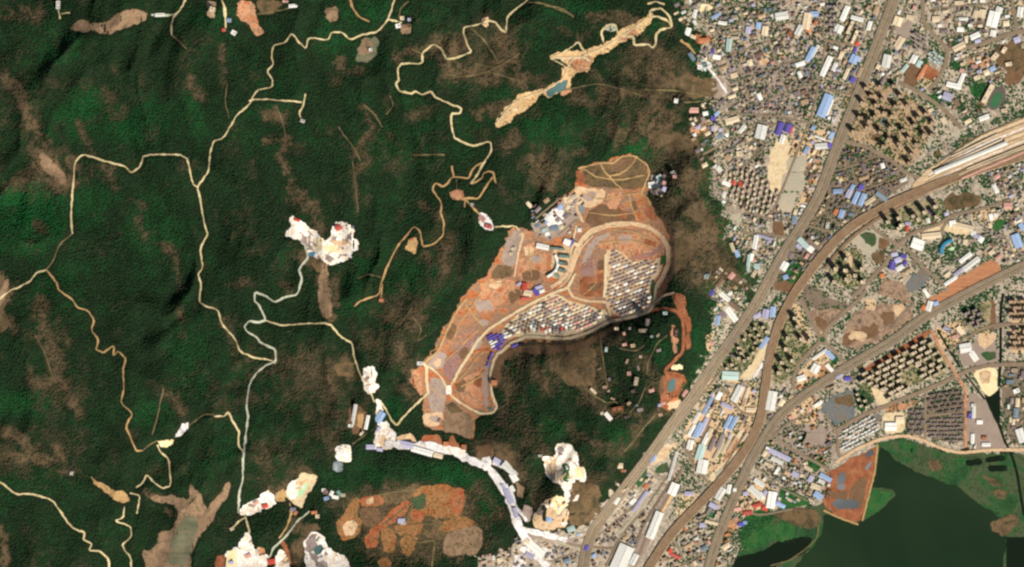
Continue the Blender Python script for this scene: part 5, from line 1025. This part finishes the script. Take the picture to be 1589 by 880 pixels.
# ---- ordinary houses of the town
PAL = {'town': 'mauve mauve mauve grey grey grey grey tan tan cream cream brown darkgrey white lavender bluegrey bluegrey pink', 'mix': 'tan tan cream cream cream grey grey grey mauve mauve brown white white bluegrey lavender', 'pale': 'cream cream tan tan grey white pink orange grey brown', 'mauve': 'mauve mauve mauve grey grey darkgrey brown tan tan cream bluegrey', 'vill': 'tan brown brown grey grey darkgrey pink'}
ZONES = [("1095,45 1285,8 1285,150 1250,200 1205,190 1160,190 1110,170 1105,115", 20, 6.6, 'town', .82), ("1285,60 1345,60 1340,140 1290,150", 66, 7.5, 'mix', .7), ("1060,0 1280,0 1280,30 1100,60", 10, 8, 'mix', .6), ("1300,0 1380,0 1355,60 1310,60", 60, 9, 'mix', .5),
         ("1378,0 1432,0 1432,100 1400,125 1345,130", 62, 8.5, 'mix', .6), ("1434,0 1570,0 1568,45 1475,72", 5, 8, 'mix', .75), ("1475,80 1589,55 1589,130 1500,130", 20, 8, 'mix', .7), ("1395,130 1475,140 1530,185 1490,205 1450,190", 30, 9, 'mix', .5),
         ("1300,235 1345,228 1400,262 1412,285 1370,305 1300,290", 20, 6, 'mauve', .8), ("1285,300 1370,310 1320,345 1250,425 1205,440 1240,380", 55, 7, 'mauve', .7), ("1190,300 1268,290 1250,340 1215,385 1165,420 1135,390 1140,340", 70, 8, 'mix', .6),
         ("1195,185 1290,150 1300,200 1275,290 1225,245", 62, 8.5, 'mix', .5), ("1100,205 1190,215 1185,260 1110,270", 40, 7.5, 'mix', .75), ("1110,265 1215,255 1225,340 1170,345 1115,310", 76, 7, 'mix', .55), ("1085,140 1205,170 1205,210 1098,200", 25, 7, 'town', .75),
         ("1195,640 1290,660 1300,710 1240,725 1180,690", 30, 7.5, 'pale', .75), ("1180,690 1290,740 1290,775 1200,785", -26, 8, 'mix', .7), ("1225,630 1270,612 1290,665 1220,650", 35, 8.5, 'pale', .55), ("1120,740 1200,690 1205,790 1140,805", 50, 8, 'mix', .6),
         ("1035,835 1130,770 1135,880 1020,880", 30, 7, 'pale', .75), ("905,840 985,770 1010,790 985,850 960,880 900,880", 40, 6.5, 'mauve', .75), ("800,815 905,825 905,880 800,880", 20, 7, 'mix', .65), ("745,862 802,848 802,880 745,880", 10, 7, 'pale', .6), ("870,775 890,770 905,822 860,822", 20, 8, 'mix', .5), ("945,770 1010,715 1040,740 1000,800", 55, 9, 'mix', .5),
         ("1535,225 1589,215 1589,400 1560,415 1545,330", 30, 7, 'mix', .65), ("1556,562 1589,562 1589,690 1570,690", 85, 9, 'mix', .4), ("1370,420 1440,400 1440,465 1380,470", 30, 11, 'pale', .25), ("1235,600 1300,560 1300,600 1240,620", 30, 8, 'pale', .4), ("1515,320 1589,310 1589,345 1530,365", 10, 9, 'mix', .5), ("1340,465 1440,465 1380,540 1310,550", 40, 13, 'pale', .2),
         ("1095,590 1180,600 1170,660 1110,745 1060,700", 62, 9, 'mix', .45), ("1150,640 1200,645 1190,700 1150,740", 60, 9, 'mix', .4), ("820,318 905,298 905,355 840,375", 40, 6.5, 'mix', .6), ("1005,270 1033,272 1030,305 1010,302", 40, 6.5, 'mix', .6), ("1440,300 1520,318 1470,345 1425,345", 20, 10, 'mix', .35), ("1530,250 1589,245 1589,300 1540,300", 60, 6.5, 'mauve', .8), ("1480,330 1560,330 1560,400 1480,420", 35, 9, 'mix', .45),
         ("925,512 1030,505 1030,650 930,650", 15, 11, 'vill', .07), ("905,560 945,560 935,650 905,640", 30, 11, 'vill', .06), ("1105,415 1160,425 1160,470 1110,480", -40, 9, 'mix', .4), ("1190,605 1250,600 1215,650 1190,650", 60, 9, 'mix', .5), ("1105,560 1180,505 1190,560 1120,590", 55, 11, 'vill', .2)]
ZONES.append(("1040,2 1100,2 1108,112 1078,108 1062,60", 30, 9, 'mix', .35)); ZONES.append(("1060,150 1120,150 1120,260 1085,260", 30, 10, 'mix', .22))
for poly, ang, pitch, pal, dens in ZONES:        # lanes that part the blocks
    if pal == 'vill' or dens < .5: continue
    pl = P(poly)
    cx = sum(p[0] for p in pl) / len(pl); cy = sum(p[1] for p in pl) / len(pl)
    for A, gap in ((ang, 42), (ang + 90, 58)):
        c, s = math.cos(math.radians(A)), -math.sin(math.radians(A))
        for k in range(-4, 5):
            ox, oy = cx - s * gap * (k + .5), cy + c * gap * (k + .5)
            run = []
            for t in range(-30, 31):
                x, y = ox + c * t * 5, oy + s * t * 5
                ok = in_poly(x, y, pl) and -60 < x < 1650 and -60 < y < 940 and not occ[int(y + PAD), int(x + PAD)]
                if ok: run.append((x, y))
                if (not ok or t == 30) and run:
                    if len(run) > 5:
                        road("lane_way", run, 2.0, M['street'], 5, .3, .1)
                        STREETS.append((run, 2.0))
                    run = []
for poly, ang, pitch, pal, dens in ZONES:        # workshops and larger blocks first
    if pal == 'vill': continue
    for row in grid_in(poly, ang, 19, 15, 4.5, .5):
        for x, y in row:
            if random.random() > .46: continue
            l, w = random.uniform(8, 15), random.uniform(4.5, 8); a = ang + random.choice((0, 0, 90)) + random.uniform(-4, 4)
            c, s = math.cos(math.radians(a)), -math.sin(math.radians(a))
            pr = [(x + p * l / 2 * c - q * w / 2 * s, y + p * l / 2 * s + q * w / 2 * c) for p in (-1, -.5, 0, .5, 1) for q in (-1, 0, 1)]
            if at(occ, [p[0] for p in pr], [p[1] for p in pr]).any() or not (3 < x < 1586 and 3 < y < 877): continue
            occupy(x, y, l, w, a, .5)
            col = random.choice(['cream', 'cream', 'cream', 'white', 'white', 'tan', 'tan', 'grey', 'lightblue', 'pink', 'bluegrey', 'mauve', 'brown'])
            o = house(x, y, l, w, random.uniform(7, 12), a, col, "workshop", int(random.random() < .6), "workshop", "workshops among the houses of the town")
            say(o, f"{'long' if l > 2 * w else 'broad'} {WORD.get(col, col)}-roofed workshop", x, y)
cand = []
for poly, ang, pitch, pal, dens in ZONES:
    pl = PAL[pal].split()
    if pal != 'vill': pitch *= .88; dens = min(.97, dens + .24)
    else: pitch *= .72; dens *= .7
    for row in grid_in(poly, ang, pitch * .92, pitch * .72, pitch * .2, .5):
        for x, y in row:
            if random.random() > dens * (0.8 + 0.9 * float(fbm(np.array([x / 22]), np.array([y / 22]), 71, 2)[0])): continue
            l = pitch * random.uniform(.45, 1.15); w = pitch * random.uniform(.36, .7)
            a = ang + random.choice((0, 0, 90)) + random.uniform(-3, 3)
            c, s = math.cos(math.radians(a)), -math.sin(math.radians(a))
            pr = [(x + p * l / 2 * c - q * w / 2 * s, y + p * l / 2 * s + q * w / 2 * c) for p in (-1, 0, 1) for q in (-1, 0, 1)]
            if at(occ, [p[0] for p in pr], [p[1] for p in pr]).any(): continue
            if not (-4 < x < 1594 and -4 < y < 884): continue
            occupy(x, y, l, w, a, .2)
            cand.append((l * w, x, y, l, w, random.uniform(6, 14), a, random.choice(pl)))
cand.sort(reverse=True)
SMALL = cand[290:]
for ar, x, y, l, w, h, a, col in cand[:290]:
    o = house(x, y, l, w, h, a, col, "house", None, "house", "houses of the town")
    say(o, f"{'large ' if ar > 45 else ''}{WORD.get(col, col)}-roofed house", x, y)
# the smaller houses, too many to stand singly
VV = []; FF = []; MI = []; cols = list(ROOF)
hv = {t: (np.array([v.co[:] for v in HM['tan'][t].vertices]), [tuple(p.vertices) for p in HM['tan'][t].polygons], [p.material_index for p in HM['tan'][t].polygons]) for t in (0, 1)}
for ar, x, y, l, w, h, a, col in SMALL:
    co, fs, mi = hv[random.random() < .6]
    c, s = math.cos(math.radians(a)), math.sin(math.radians(a)); X, Y = W(x, y); z = H(x, y) + .6
    q = co * np.array([l * S, w * S, h]); n = len(VV)
    VV += [(X + p[0] * c - p[1] * s, Y + p[0] * s + p[1] * c, z + p[2]) for p in q]
    FF += [tuple(n + k for k in f) for f in fs]; MI += [0 if k == 0 else 1 + cols.index(col) for k in mi]
o = link("small_houses", mesh("small_houses", VV, FF, [WALL] + [ROOF[c] for c in cols], MI))
tag(o, "closely packed small houses and sheds filling the gaps of the town", "houses", None, "stuff")
label_all()
# two objects never share words by accident: what still reads alike gets its side of the map added
seen = {}
for o in COL.objects:
    if o.parent is None and o.get('label') and o.get('kind') != 'stuff': seen.setdefault(o['label'], []).append(o)
for lab, v in seen.items():
    if len(v) > 1: print("SAME", lab, len(v))
print("houses", len(cand), "villas", nv, "objects", len(COL.objects))
# ------------------------------------------------------------------ woods
dens = np.ones((RH, RW))
BROWN = [("12,120 35,150 45,185 65,215", 10, .35), ("62,235 105,285", 16, .1), ("112,250 112,262", 10, .3), ("55,265 40,280", 12, .45), ("15,290 30,285", 12, .45), ("125,195 140,225 145,236", 8, .45), ("165,145 185,180", 14, .5), ("172,268 182,292", 12, .4), ("300,130 310,152", 10, .4), ("347,75 349,130", 6, .45), ("10,30 60,20", 14, .5),
         ("410,178 442,186", 10, .4), ("412,222 450,215 435,240 448,265", 8, .3), ("452,290 470,310 490,335 498,360", 12, .35), ("565,170 580,200 566,218 548,240", 7, .35), ("562,232 575,250 552,272", 8, .35), ("552,280 555,330", 6, .55), ("620,88 645,80 690,72", 12, .35), ("680,60 720,68 690,100", 10, .4), ("700,115 760,120 790,90 775,60", 18, .3), ("690,120 740,110", 10, .3), ("640,182 665,172", 12, .45), ("750,172 800,165", 14, .35), ("790,230 800,215", 12, .4), ("525,95 545,112 560,110", 8, .4),
         ("920,28 960,30 985,40", 12, .3), ("800,110 810,135", 10, .4), ("820,120 840,135", 8, .4), ("872,45 900,60", 8, .5), ("990,90 1010,80 1040,100", 16, .45), ("1010,120 1060,130 1100,140", 16, .15), ("930,140 1000,150 1060,152", 10, .4), ("920,165 950,150", 8, .4), ("960,210 1010,195 1040,180", 16, .35), ("1020,215 1060,220 1085,235", 18, .15), ("1000,180 1020,165 1050,185", 10, .3), ("1080,190 1095,230", 12, .15), ("1050,260 1090,280 1070,300", 22, .35), ("830,250 850,280", 16, .35), ("880,240 905,235", 10, .5), ("895,150 915,170", 10, .5), ("910,110 930,125", 8, .5), ("970,110 990,125", 8, .4),
         ("60,345 78,362", 9, .45), ("218,340 222,365", 9, .45), ("218,312 225,318", 7, .5), ("258,383 270,390", 10, .45), ("275,400 282,450", 7, .5), ("5,430 15,455 5,490 12,505", 9, .15), ("30,515 22,490", 6, .45), ("65,470 75,520 100,565 95,595", 12, .42), ("100,500 110,530", 8, .5), ("50,575 60,600 90,590", 10, .4), ("375,440 390,435", 8, .45), ("350,500 365,540 372,570", 8, .55), ("280,470 285,520", 6, .6),
         ("98,590 112,612 130,640", 9, .35), ("15,668 52,692", 10, .3), ("22,705 70,715 100,705 88,695", 9, .3), ("60,660 80,672", 5, .5), ("5,820 15,870", 9, .2), ("95,730 118,732", 4, .4), ("270,610 285,640", 9, .5), ("240,768 230,765", 8, .3), ("262,792 268,798", 5, .2),
         ("495,430 505,470 515,490", 9, .3), ("520,440 525,475", 8, .35), ("440,440 450,445", 8, .45), ("470,400 485,410", 12, .25), ("655,320 680,335", 8, .45), ("700,365 690,420", 10, .45), ("660,400 670,410", 8, .5), ("610,490 640,505 655,470", 14, .5), ("470,545 490,570", 12, .55), ("535,555 545,585", 8, .4), ("450,560 520,590", 20, .62), ("575,530 600,560", 16, .6), ("620,545 640,590", 12, .5), ("520,610 500,640", 16, .6), ("620,600 640,615", 12, .4), ("520,780 620,760", 14, .5),
         ("1045,320 1085,330 1100,350", 20, .38), ("1030,350 1060,380 1100,370 1140,350", 24, .3), ("1040,410 1060,390", 16, .12), ("1110,400 1140,430 1130,450", 16, .35), ("1075,430 1100,440 1150,440", 14, .35), ("1080,340 1100,345", 9, .15), ("1120,350 1128,400", 10, .3),
         ("800,545 850,540 920,535", 16, .25), ("860,560 920,560 910,610", 18, .25), ("830,575 845,600", 12, .45), ("930,520 960,525", 12, .5), ("900,620 940,640 990,640", 10, .5), ("560,790 720,790 700,840 600,850", 32, .35), ("800,640 830,680 800,720", 18, .6), ("770,570 790,610 780,650", 12, .42), ("890,670 930,690 960,700", 14, .45), ("820,690 850,700", 10, .45), ("830,750 840,780", 14, .45), ("760,690 800,710 805,740", 12, .35), ("920,740 900,790", 14, .6), ("980,690 1000,650 1030,640", 12, .5), ("1000,560 1020,600", 12, .5), ("650,780 700,810", 20, .4), ("600,770 640,760", 14, .4), ("740,760 770,790", 12, .5), ("400,690 420,740", 12, .6), ("480,640 520,690", 14, .6), ("455,735 480,728", 10, .4), ("425,762 445,750", 8, .3), ("460,820 480,820 460,870", 14, .35)]
for s, r, v in BROWN:
    pts = resample(P(s), 3, False)
    xs = [p[0] for p in pts]; ys = [p[1] for p in pts]
    w = window(xs, ys, r * 1.6)
    x, y = GX[w], GY[w]
    d = np.full(x.shape, 1e9)
    for a, b in zip(pts[:-1], pts[1:]): d = np.minimum(d, seg_dist(x, y, a, b))
    d = d / (r * 1.1) + 0.9 * fbm(x / 13, y / 13, 77, 4) + .6 * fbm(x / 4.5, y / 4.5, 78, 2)
    t = np.clip((1.15 - d) / 0.7, 0, 1)
    dens[w] = np.minimum(dens[w], 1 - (1 - v) * (1.0 if v <= .2 else .85) * t)
dens *= np.clip(0.93 + 0.45 * (fbm(GX / 26, GY / 26, 61, 4) + 0.18), 0.35, 1)
F91 = .5 * fbm(GX / 30, GY / 30, 91, 3)
drym = np.zeros((RH, RW))
for x, y, rx, ry, v in ((1085, 375, 65, 75, 1.0), (1040, 255, 70, 60, .7), (1020, 110, 80, 45, .5), (960, 600, 70, 70, .3), (850, 570, 80, 40, .6), (640, 810, 120, 50, .8), (900, 770, 50, 60, .5), (470, 590, 90, 60, .5), (540, 640, 60, 60, .45), (440, 700, 60, 50, .35), (750, 90, 70, 60, .6), (620, 500, 60, 70, .4), (1110, 440, 60, 30, .7), (680, 400, 40, 60, .35), (780, 700, 50, 50, .5), (960, 170, 70, 30, .4), (850, 270, 50, 40, .5), (590, 230, 60, 60, .25), (100, 580, 60, 80, .3), (60, 700, 90, 50, .4), (640, 790, 100, 40, .4), (30, 170, 30, 60, .4), (90, 265, 60, 40, .4)):
    drym = np.maximum(drym, v * np.clip(1.3 - np.hypot((GX - x) / rx, (GY - y) / ry) - F91, 0, 1))
dens *= 1 - np.clip(drym, 0, 1) * np.clip(.25 + 1.1 * fbm(GX / 7, GY / 7, 97, 3), 0, .75)
soilm = np.clip((0.9 - dens) * 1.7, 0, 1)
gm = bpy.data.meshes["ground"]
ca = gm.color_attributes.new("soil_share", 'FLOAT_COLOR', 'POINT')
ss = np.clip(at(blur(soilm, 1), TX.ravel(), TY.ravel()), 0, 1)
ca.data.foreach_set("color", np.stack([ss, ss, ss, np.ones_like(ss)], 1).ravel().astype(np.float32))
near = blur(bare.astype(float), 2)
dens[bare] = 0
# species and dryness: bright leafy patches, dry brownish ones
lush = np.zeros((RH, RW))
F91 = .5 * fbm(GX / 30, GY / 30, 91, 3)
for x, y, rx, ry, v in ((40, 330, 60, 60, 1.0), (130, 170, 30, 40, .9), (80, 60, 60, 40, .4), (220, 190, 90, 40, .55), (330, 30, 60, 20, .5), (300, 170, 20, 60, .5), (90, 440, 60, 50, .3), (40, 620, 60, 30, .6), (50, 755, 60, 25, .5), (290, 560, 40, 60, .3), (130, 320, 60, 40, .4), (240, 640, 40, 30, .4), (350, 690, 40, 40, .3), (240, 360, 50, 60, .3), (520, 60, 60, 40, .4), (560, 20, 50, 30, .6), (430, 170, 60, 60, .3), (590, 240, 50, 60, .25), (545, 430, 40, 50, .4), (650, 440, 40, 40, .25), (610, 640, 30, 30, .55), (840, 190, 70, 50, .5), (890, 15, 60, 15, .6), (1000, 240, 60, 25, .9), (930, 180, 60, 40, .35), (820, 60, 40, 40, .2), (1012, 45, 25, 14, .6), (560, 740, 60, 30, .35), (700, 740, 60, 25, .7), (755, 790, 20, 40, .8), (780, 580, 14, 20, .8), (1070, 520, 25, 45, .5), (1020, 540, 20, 30, .5), (1120, 410, 30, 15, .6), (760, 140, 60, 20, .4), (670, 200, 60, 60, .2), (1085, 250, 14, 14, .4), (860, 660, 30, 20, .5), (960, 680, 30, 30, .5), (650, 30, 60, 20, .3), (840, 560, 20, 12, .3)):
    d = np.hypot((GX - x) / rx, (GY - y) / ry) + F91
    lush = np.maximum(lush, v * np.clip(1.3 - d, 0, 1))
lush = np.clip(lush + 0.25 * fbm(GX / 40, GY / 40, 93, 3) + .25 * fbm(GX / 10, GY / 11, 94, 2), 0, 1)
dry = np.clip(drym + (0.85 - dens) * 1.7 + 0.38 * fbm(GX / 22, GY / 28, 95, 3) + 0.45 * fbm(GX / 8, GY / 9, 96, 2), 0, 1)

def crown_template(k):
    r = np.random.default_rng(100 + k)
    n = 6
    V = []
    for k, (z, rad) in enumerate(((-.3, .95), (.45, .75))):
        for i in range(n):
            t = 2 * math.pi * (i + .5 * k) / n
            q = rad * r.uniform(.7, 1.2)
            V.append((q * math.cos(t), q * math.sin(t), z * r.uniform(.7, 1.3) + r.uniform(-.12, .12)))
    V.append((r.uniform(-.2, .2), r.uniform(-.2, .2), .9))
    F = []
    for i in range(n):
        j = (i + 1) % n
        F += [(i, j, n + i), (j, n + j, n + i), (n + i, n + j, 2 * n)]
    return np.array(V), np.array(F)
TPL = [crown_template(k) for k in range(10)]

leaf, nt, b = nodes_of("leaves")
at_n = nt.nodes.new("ShaderNodeVertexColor"); at_n.layer_name = "leaf_tone"
geo = nt.nodes.new("ShaderNodeNewGeometry")
f = noise(nt, 0.35, 3.0, geo.outputs["Position"], 0.7)
c = mix(nt, 1.0, at_n.outputs[0], ramp(nt, f, [(0.3, (0.7, 0.7, 0.7, 1)), (0.7, (1.25, 1.25, 1.25, 1))]), 'MULTIPLY')
nt.links.new(c, b.inputs["Base Color"])
b.inputs["Roughness"].default_value = 1.0
b.inputs["Specular IOR Level"].default_value = 0.03

def plant(name, px, py, rad, tone, label, cat, k0=0):
    n = len(px)
    gz = height(px, py)
    sx = (height(px + 2, py) - height(px - 2, py)) / (4 * S); sy = -(height(px, py + 2) - height(px, py - 2)) / (4 * S)
    X = (px - 794.5) * S; Y = (440 - py) * S
    tid = rng.integers(0, len(TPL), n)
    rot = rng.uniform(0, 2 * math.pi, n)
    hgt = rad * rng.uniform(.34, .66, n)
    Vs = []; Fs = []; Cs = []; base = 0
    for t, (tv, tf) in enumerate(TPL):
        s = np.where(tid == t)[0]
        if len(s) == 0: continue
        c, sn = np.cos(rot[s])[:, None], np.sin(rot[s])[:, None]
        x = (tv[None, :, 0] * c - tv[None, :, 1] * sn) * rad[s][:, None] + X[s][:, None]
        y = (tv[None, :, 0] * sn + tv[None, :, 1] * c) * rad[s][:, None] + Y[s][:, None]
        z = (x - X[s][:, None]) * sx[s][:, None] + (y - Y[s][:, None]) * sy[s][:, None] + tv[None, :, 2] * hgt[s][:, None] + (gz[s] + hgt[s] * 0.75 + 0.6)[:, None]
        Vs.append(np.stack([x, y, z], -1).reshape(-1, 3))
        m = len(tv)
        Fs.append((tf[None] + (base + np.arange(len(s)) * m)[:, None, None]).reshape(-1, 3)); base += len(s) * m
        Cs.append(np.repeat(tone[s], m, axis=0))
    V = np.concatenate(Vs); F = np.concatenate(Fs); C = np.concatenate(Cs)
    me = bpy.data.meshes.new(name)
    me.vertices.add(len(V)); me.vertices.foreach_set("co", V.ravel().astype(np.float32))
    me.loops.add(len(F) * 3); me.loops.foreach_set("vertex_index", F.ravel().astype(np.int32))
    me.polygons.add(len(F)); me.polygons.foreach_set("loop_start", (np.arange(len(F)) * 3).astype(np.int32))
    me.materials.append(leaf)
    ca = me.color_attributes.new("leaf_tone", 'FLOAT_COLOR', 'POINT')
    ca.data.foreach_set("color", np.concatenate([C, np.ones((len(C), 1))], 1).ravel().astype(np.float32))
    me.update(calc_edges=True)
    o = link(name, me)
    tag(o, label, cat, None, "stuff")
    print(name, n, "trees", len(F), "tris")
    return o

def tones(px, py, l=None, dr=None):
    l = at(lush, px, py) if l is None else l
    dr = at(dry, px, py) if dr is None else dr
    n = len(px)
    dark = np.array([0.0125, 0.0270, 0.0108]); green = np.array([0.0095, 0.0660, 0.0170]); brown = np.array([0.0600, 0.0480, 0.0260])
    t = dark[None] + (green - dark)[None] * l[:, None]
    t = t + (brown[None] - t) * np.clip(dr, 0, .9)[:, None]
    return t * rng.uniform(.87, 1.14, n)[:, None] * rng.uniform(.93, 1.07, (n, 3))

P0 = 2.55
ax, ay = np.meshgrid(np.arange(-66, 1655, P0), np.arange(-66, 946, P0))
ax = ax.ravel() + rng.uniform(-1.1, 1.1, ax.size); ay = ay.ravel() + rng.uniform(-1.1, 1.1, ay.size)
lake_side = (ax > 1130) & (ay > 680)
keep = (rng.random(ax.size) < at(dens, ax, ay)) & ~at(bare, ax, ay) & ~lake_side
keep &= ~((ax > 1180) & (ay < 705))
fx, fy = ax[keep], ay[keep]
nb = at(near, fx, fy)
frad = rng.uniform(4.4, 7.2, len(fx)) * (1 + .3 * fbm(fx / 30, fy / 30, 88, 3)) * np.where(nb > .06, .62, 1.0) * np.clip(.35 + at(dens, fx, fy), .6, 1)
plant("forest", fx, fy, frad, tones(fx, fy), "dense dark green forest covering the hills west of the town", "forest")

# trees of the town: rows, parks and gaps between houses
tn = np.zeros((RH, RW))
fill(tn, CITY, 0.3)
tn *= np.clip(0.9 + 2.2 * fbm(GX / 16, GY / 16, 55, 3), 0, 3)
for s, v in (("1283,0 1278,62", 4), ("1318,556 1400,512", 7), ("1497,480 1542,450", 8), ("1300,575 1286,580", 6), ("1262,596 1276,590", 6), ("1432,8 1434,32 1448,50 1468,75", 3.4), ("1473,75 1500,50 1505,60", 5), ("1455,72 1470,95 1482,105", 6), ("1495,60 1500,40", 5), ("1555,8 1568,32", 5), ("1558,40 1572,45", 5), ("1526,304 1550,326 1566,336", 5), ("1568,332 1576,352", 6), ("1308,220 1345,230 1385,252 1405,270 1425,277", 4), ("1470,404 1500,390 1535,374", 7), ("1465,390 1475,395 1490,385", 8), ("1460,370 1480,362 1510,368", 4), ("1550,265 1568,258", 8), ("1525,278 1530,285", 8), ("1300,60 1340,75", 4), ("1492,165 1512,178 1500,190", 8), ("1485,155 1495,150 1520,165", 4), ("1505,125 1525,135 1520,150", 10), ("1560,175 1589,178", 6), ("1540,190 1570,182", 4), ("1120,175 1130,172", 8), ("1105,155 1130,160", 10), ("1085,25 1110,30 1140,30", 10), ("1110,60 1122,85 1150,82", 6), ("1060,15 1075,30 1090,40", 8), ("1120,5 1150,12", 10), ("1165,18 1185,10 1200,12", 8), ("1240,160 1260,170", 8), ("1090,0 1112,4", 6), ("1270,180 1285,188", 5), ("1228,410 1240,415 1232,435", 8), ("1225,440 1215,436", 4), ("1150,530 1130,575 1115,590", 9), ("1165,505 1150,535", 8), ("1180,512 1160,560 1140,580", 8), ("1230,480 1222,510 1210,545", 6), ("1240,535 1230,560 1215,580", 8), ("1212,570 1208,590", 6), ("1300,400 1320,440", 10), ("1292,440 1300,428", 6), ("1330,400 1336,440", 6), ("1385,348 1420,342 1460,325", 7), ("1370,350 1400,356", 4), ("1465,330 1470,322", 7), ("1420,545 1440,535", 6), ("1380,575 1400,570 1440,585", 5), ("1470,575 1460,590 1440,595", 6), ("1500,500 1540,490", 5), ("1424,470 1430,490 1440,500", 4), ("1395,505 1420,492", 4), ("1455,512 1473,540", 3), ("1478,550 1492,570", 3), ("1557,470 1553,520 1553,560", 3.2), ("1300,505 1330,485", 3), ("1345,346 1375,370", 3.2), ("1450,392 1465,400", 8), ("1200,470 1222,450", 4), ("1165,520 1140,545 1122,562", 4), ("1020,740 1030,722 1045,700", 5), ("985,840 1005,800 1022,770", 5), ("940,830 975,800 990,775", 3), ("890,815 870,818", 6), ("855,828 862,832", 6), ("800,858 815,868 805,850", 6), ("1140,835 1165,820 1195,800", 10), ("1210,700 1190,680", 4), ("1282,700 1296,690", 6), ("1255,712 1276,720", 6), ("1290,480 1300,476", 3), ("1245,600 1260,592", 4), ("1155,690 1150,705", 3), ("1144,668 1155,650", 6), ("1170,650 1162,690", 4), ("1080,625 1100,605 1112,600", 4), ("1060,660 1075,640", 3), ("1440,130 1462,150 1480,165", 5), ("1395,152 1435,152", 3), ("1265,60 1262,140", 2.2), ("1420,200 1432,186", 5), ("1370,216 1372,200", 6), ("1425,100 1436,95", 4)):
    stroke(tn, P(s), v, 0.5 if any(s.startswith(q) for q in ('1150,530', '1165,505', '1180,512', '1230,480', '1240,535', '1212,570', '1300,400', '1330,400', '1385,348', '1420,545', '1380,575', '1470,575')) else 0.85)
stroke(tn, CITY[:22], 16, .5)
for pts, w in STREETS: stroke(tn, pts, w / 2 + 2.6, 0.5)
ax, ay = np.meshgrid(np.arange(1040, 1660, 2.3), np.arange(-60, 940, 2.3))
ax = ax.ravel() + rng.uniform(-1, 1, ax.size); ay = ay.ravel() + rng.uniform(-1, 1, ay.size)
keep = (rng.random(ax.size) < at(tn, ax, ay)) & ~at(occ, ax, ay) & ~((ax > 1290) & (ay > 690)) & ~((ax > 1200) & (ay > 775))
tx, ty = ax[keep], ay[keep]
plant("town_trees", tx, ty, rng.uniform(3.2, 5.8, len(tx)), tones(tx, ty, rng.uniform(.35, .9, len(tx)), rng.uniform(0, .15, len(tx))) * 1.25, "street trees, hedges and park groves scattered through the town", "trees")
# bushes and reeds of the lakeside, scrub on the bare slopes
sc = np.zeros((RH, RW))
for s, v in (("1375,684 1430,688 1470,705 1578,704 1582,800 1566,815 1520,780 1460,745 1390,714", .22), ("1345,765 1388,765 1384,774 1342,806", .25), ("1145,815 1200,785 1262,780 1272,830 1200,850 1150,860", .35), ("900,262 985,244 1005,266 998,292 905,290", .18), ("640,765 715,757 722,776 715,800 665,800", .1), ("535,768 660,745 740,752 756,800 752,866 600,872 545,858", .3), ("1570,740 1590,740 1590,830 1566,830", .3), ("240,770 350,760 300,870 240,870", .05), ("764,196 800,152 852,136 866,92 950,62 1000,30 985,58 918,110 884,145 810,172", .13), (" ".join(f"{p[0]},{p[1]}" for p in SITE), .05)):
    fill(sc, P(s), v)
eb = bare & ~occ & (blur(bare.astype(float), 3) < .88)
sc = np.where(eb & (sc < .2), .2, sc)
fill(sc, P("1310,135 1345,125 1400,140 1450,180 1440,215 1412,262 1385,245 1350,225 1312,215"), .12)
sc *= np.clip(1 + 1.6 * fbm(GX / 9, GY / 9, 58, 3), 0, 2.5)
ax, ay = np.meshgrid(np.arange(-10, 1660, 2.3), np.arange(-10, 940, 2.3))
ax = ax.ravel() + rng.uniform(-1, 1, ax.size); ay = ay.ravel() + rng.uniform(-1, 1, ay.size)
keep = (rng.random(ax.size) < at(sc, ax, ay)) & ~at(occ, ax, ay)
tx, ty = ax[keep], ay[keep]
plant("bushes", tx, ty, rng.uniform(1.6, 3.2, len(tx)), tones(tx, ty, rng.uniform(.3, .8, len(tx)), rng.uniform(0, .4, len(tx))), "low bushes and reeds on the lakeside and bare slopes", "bushes")
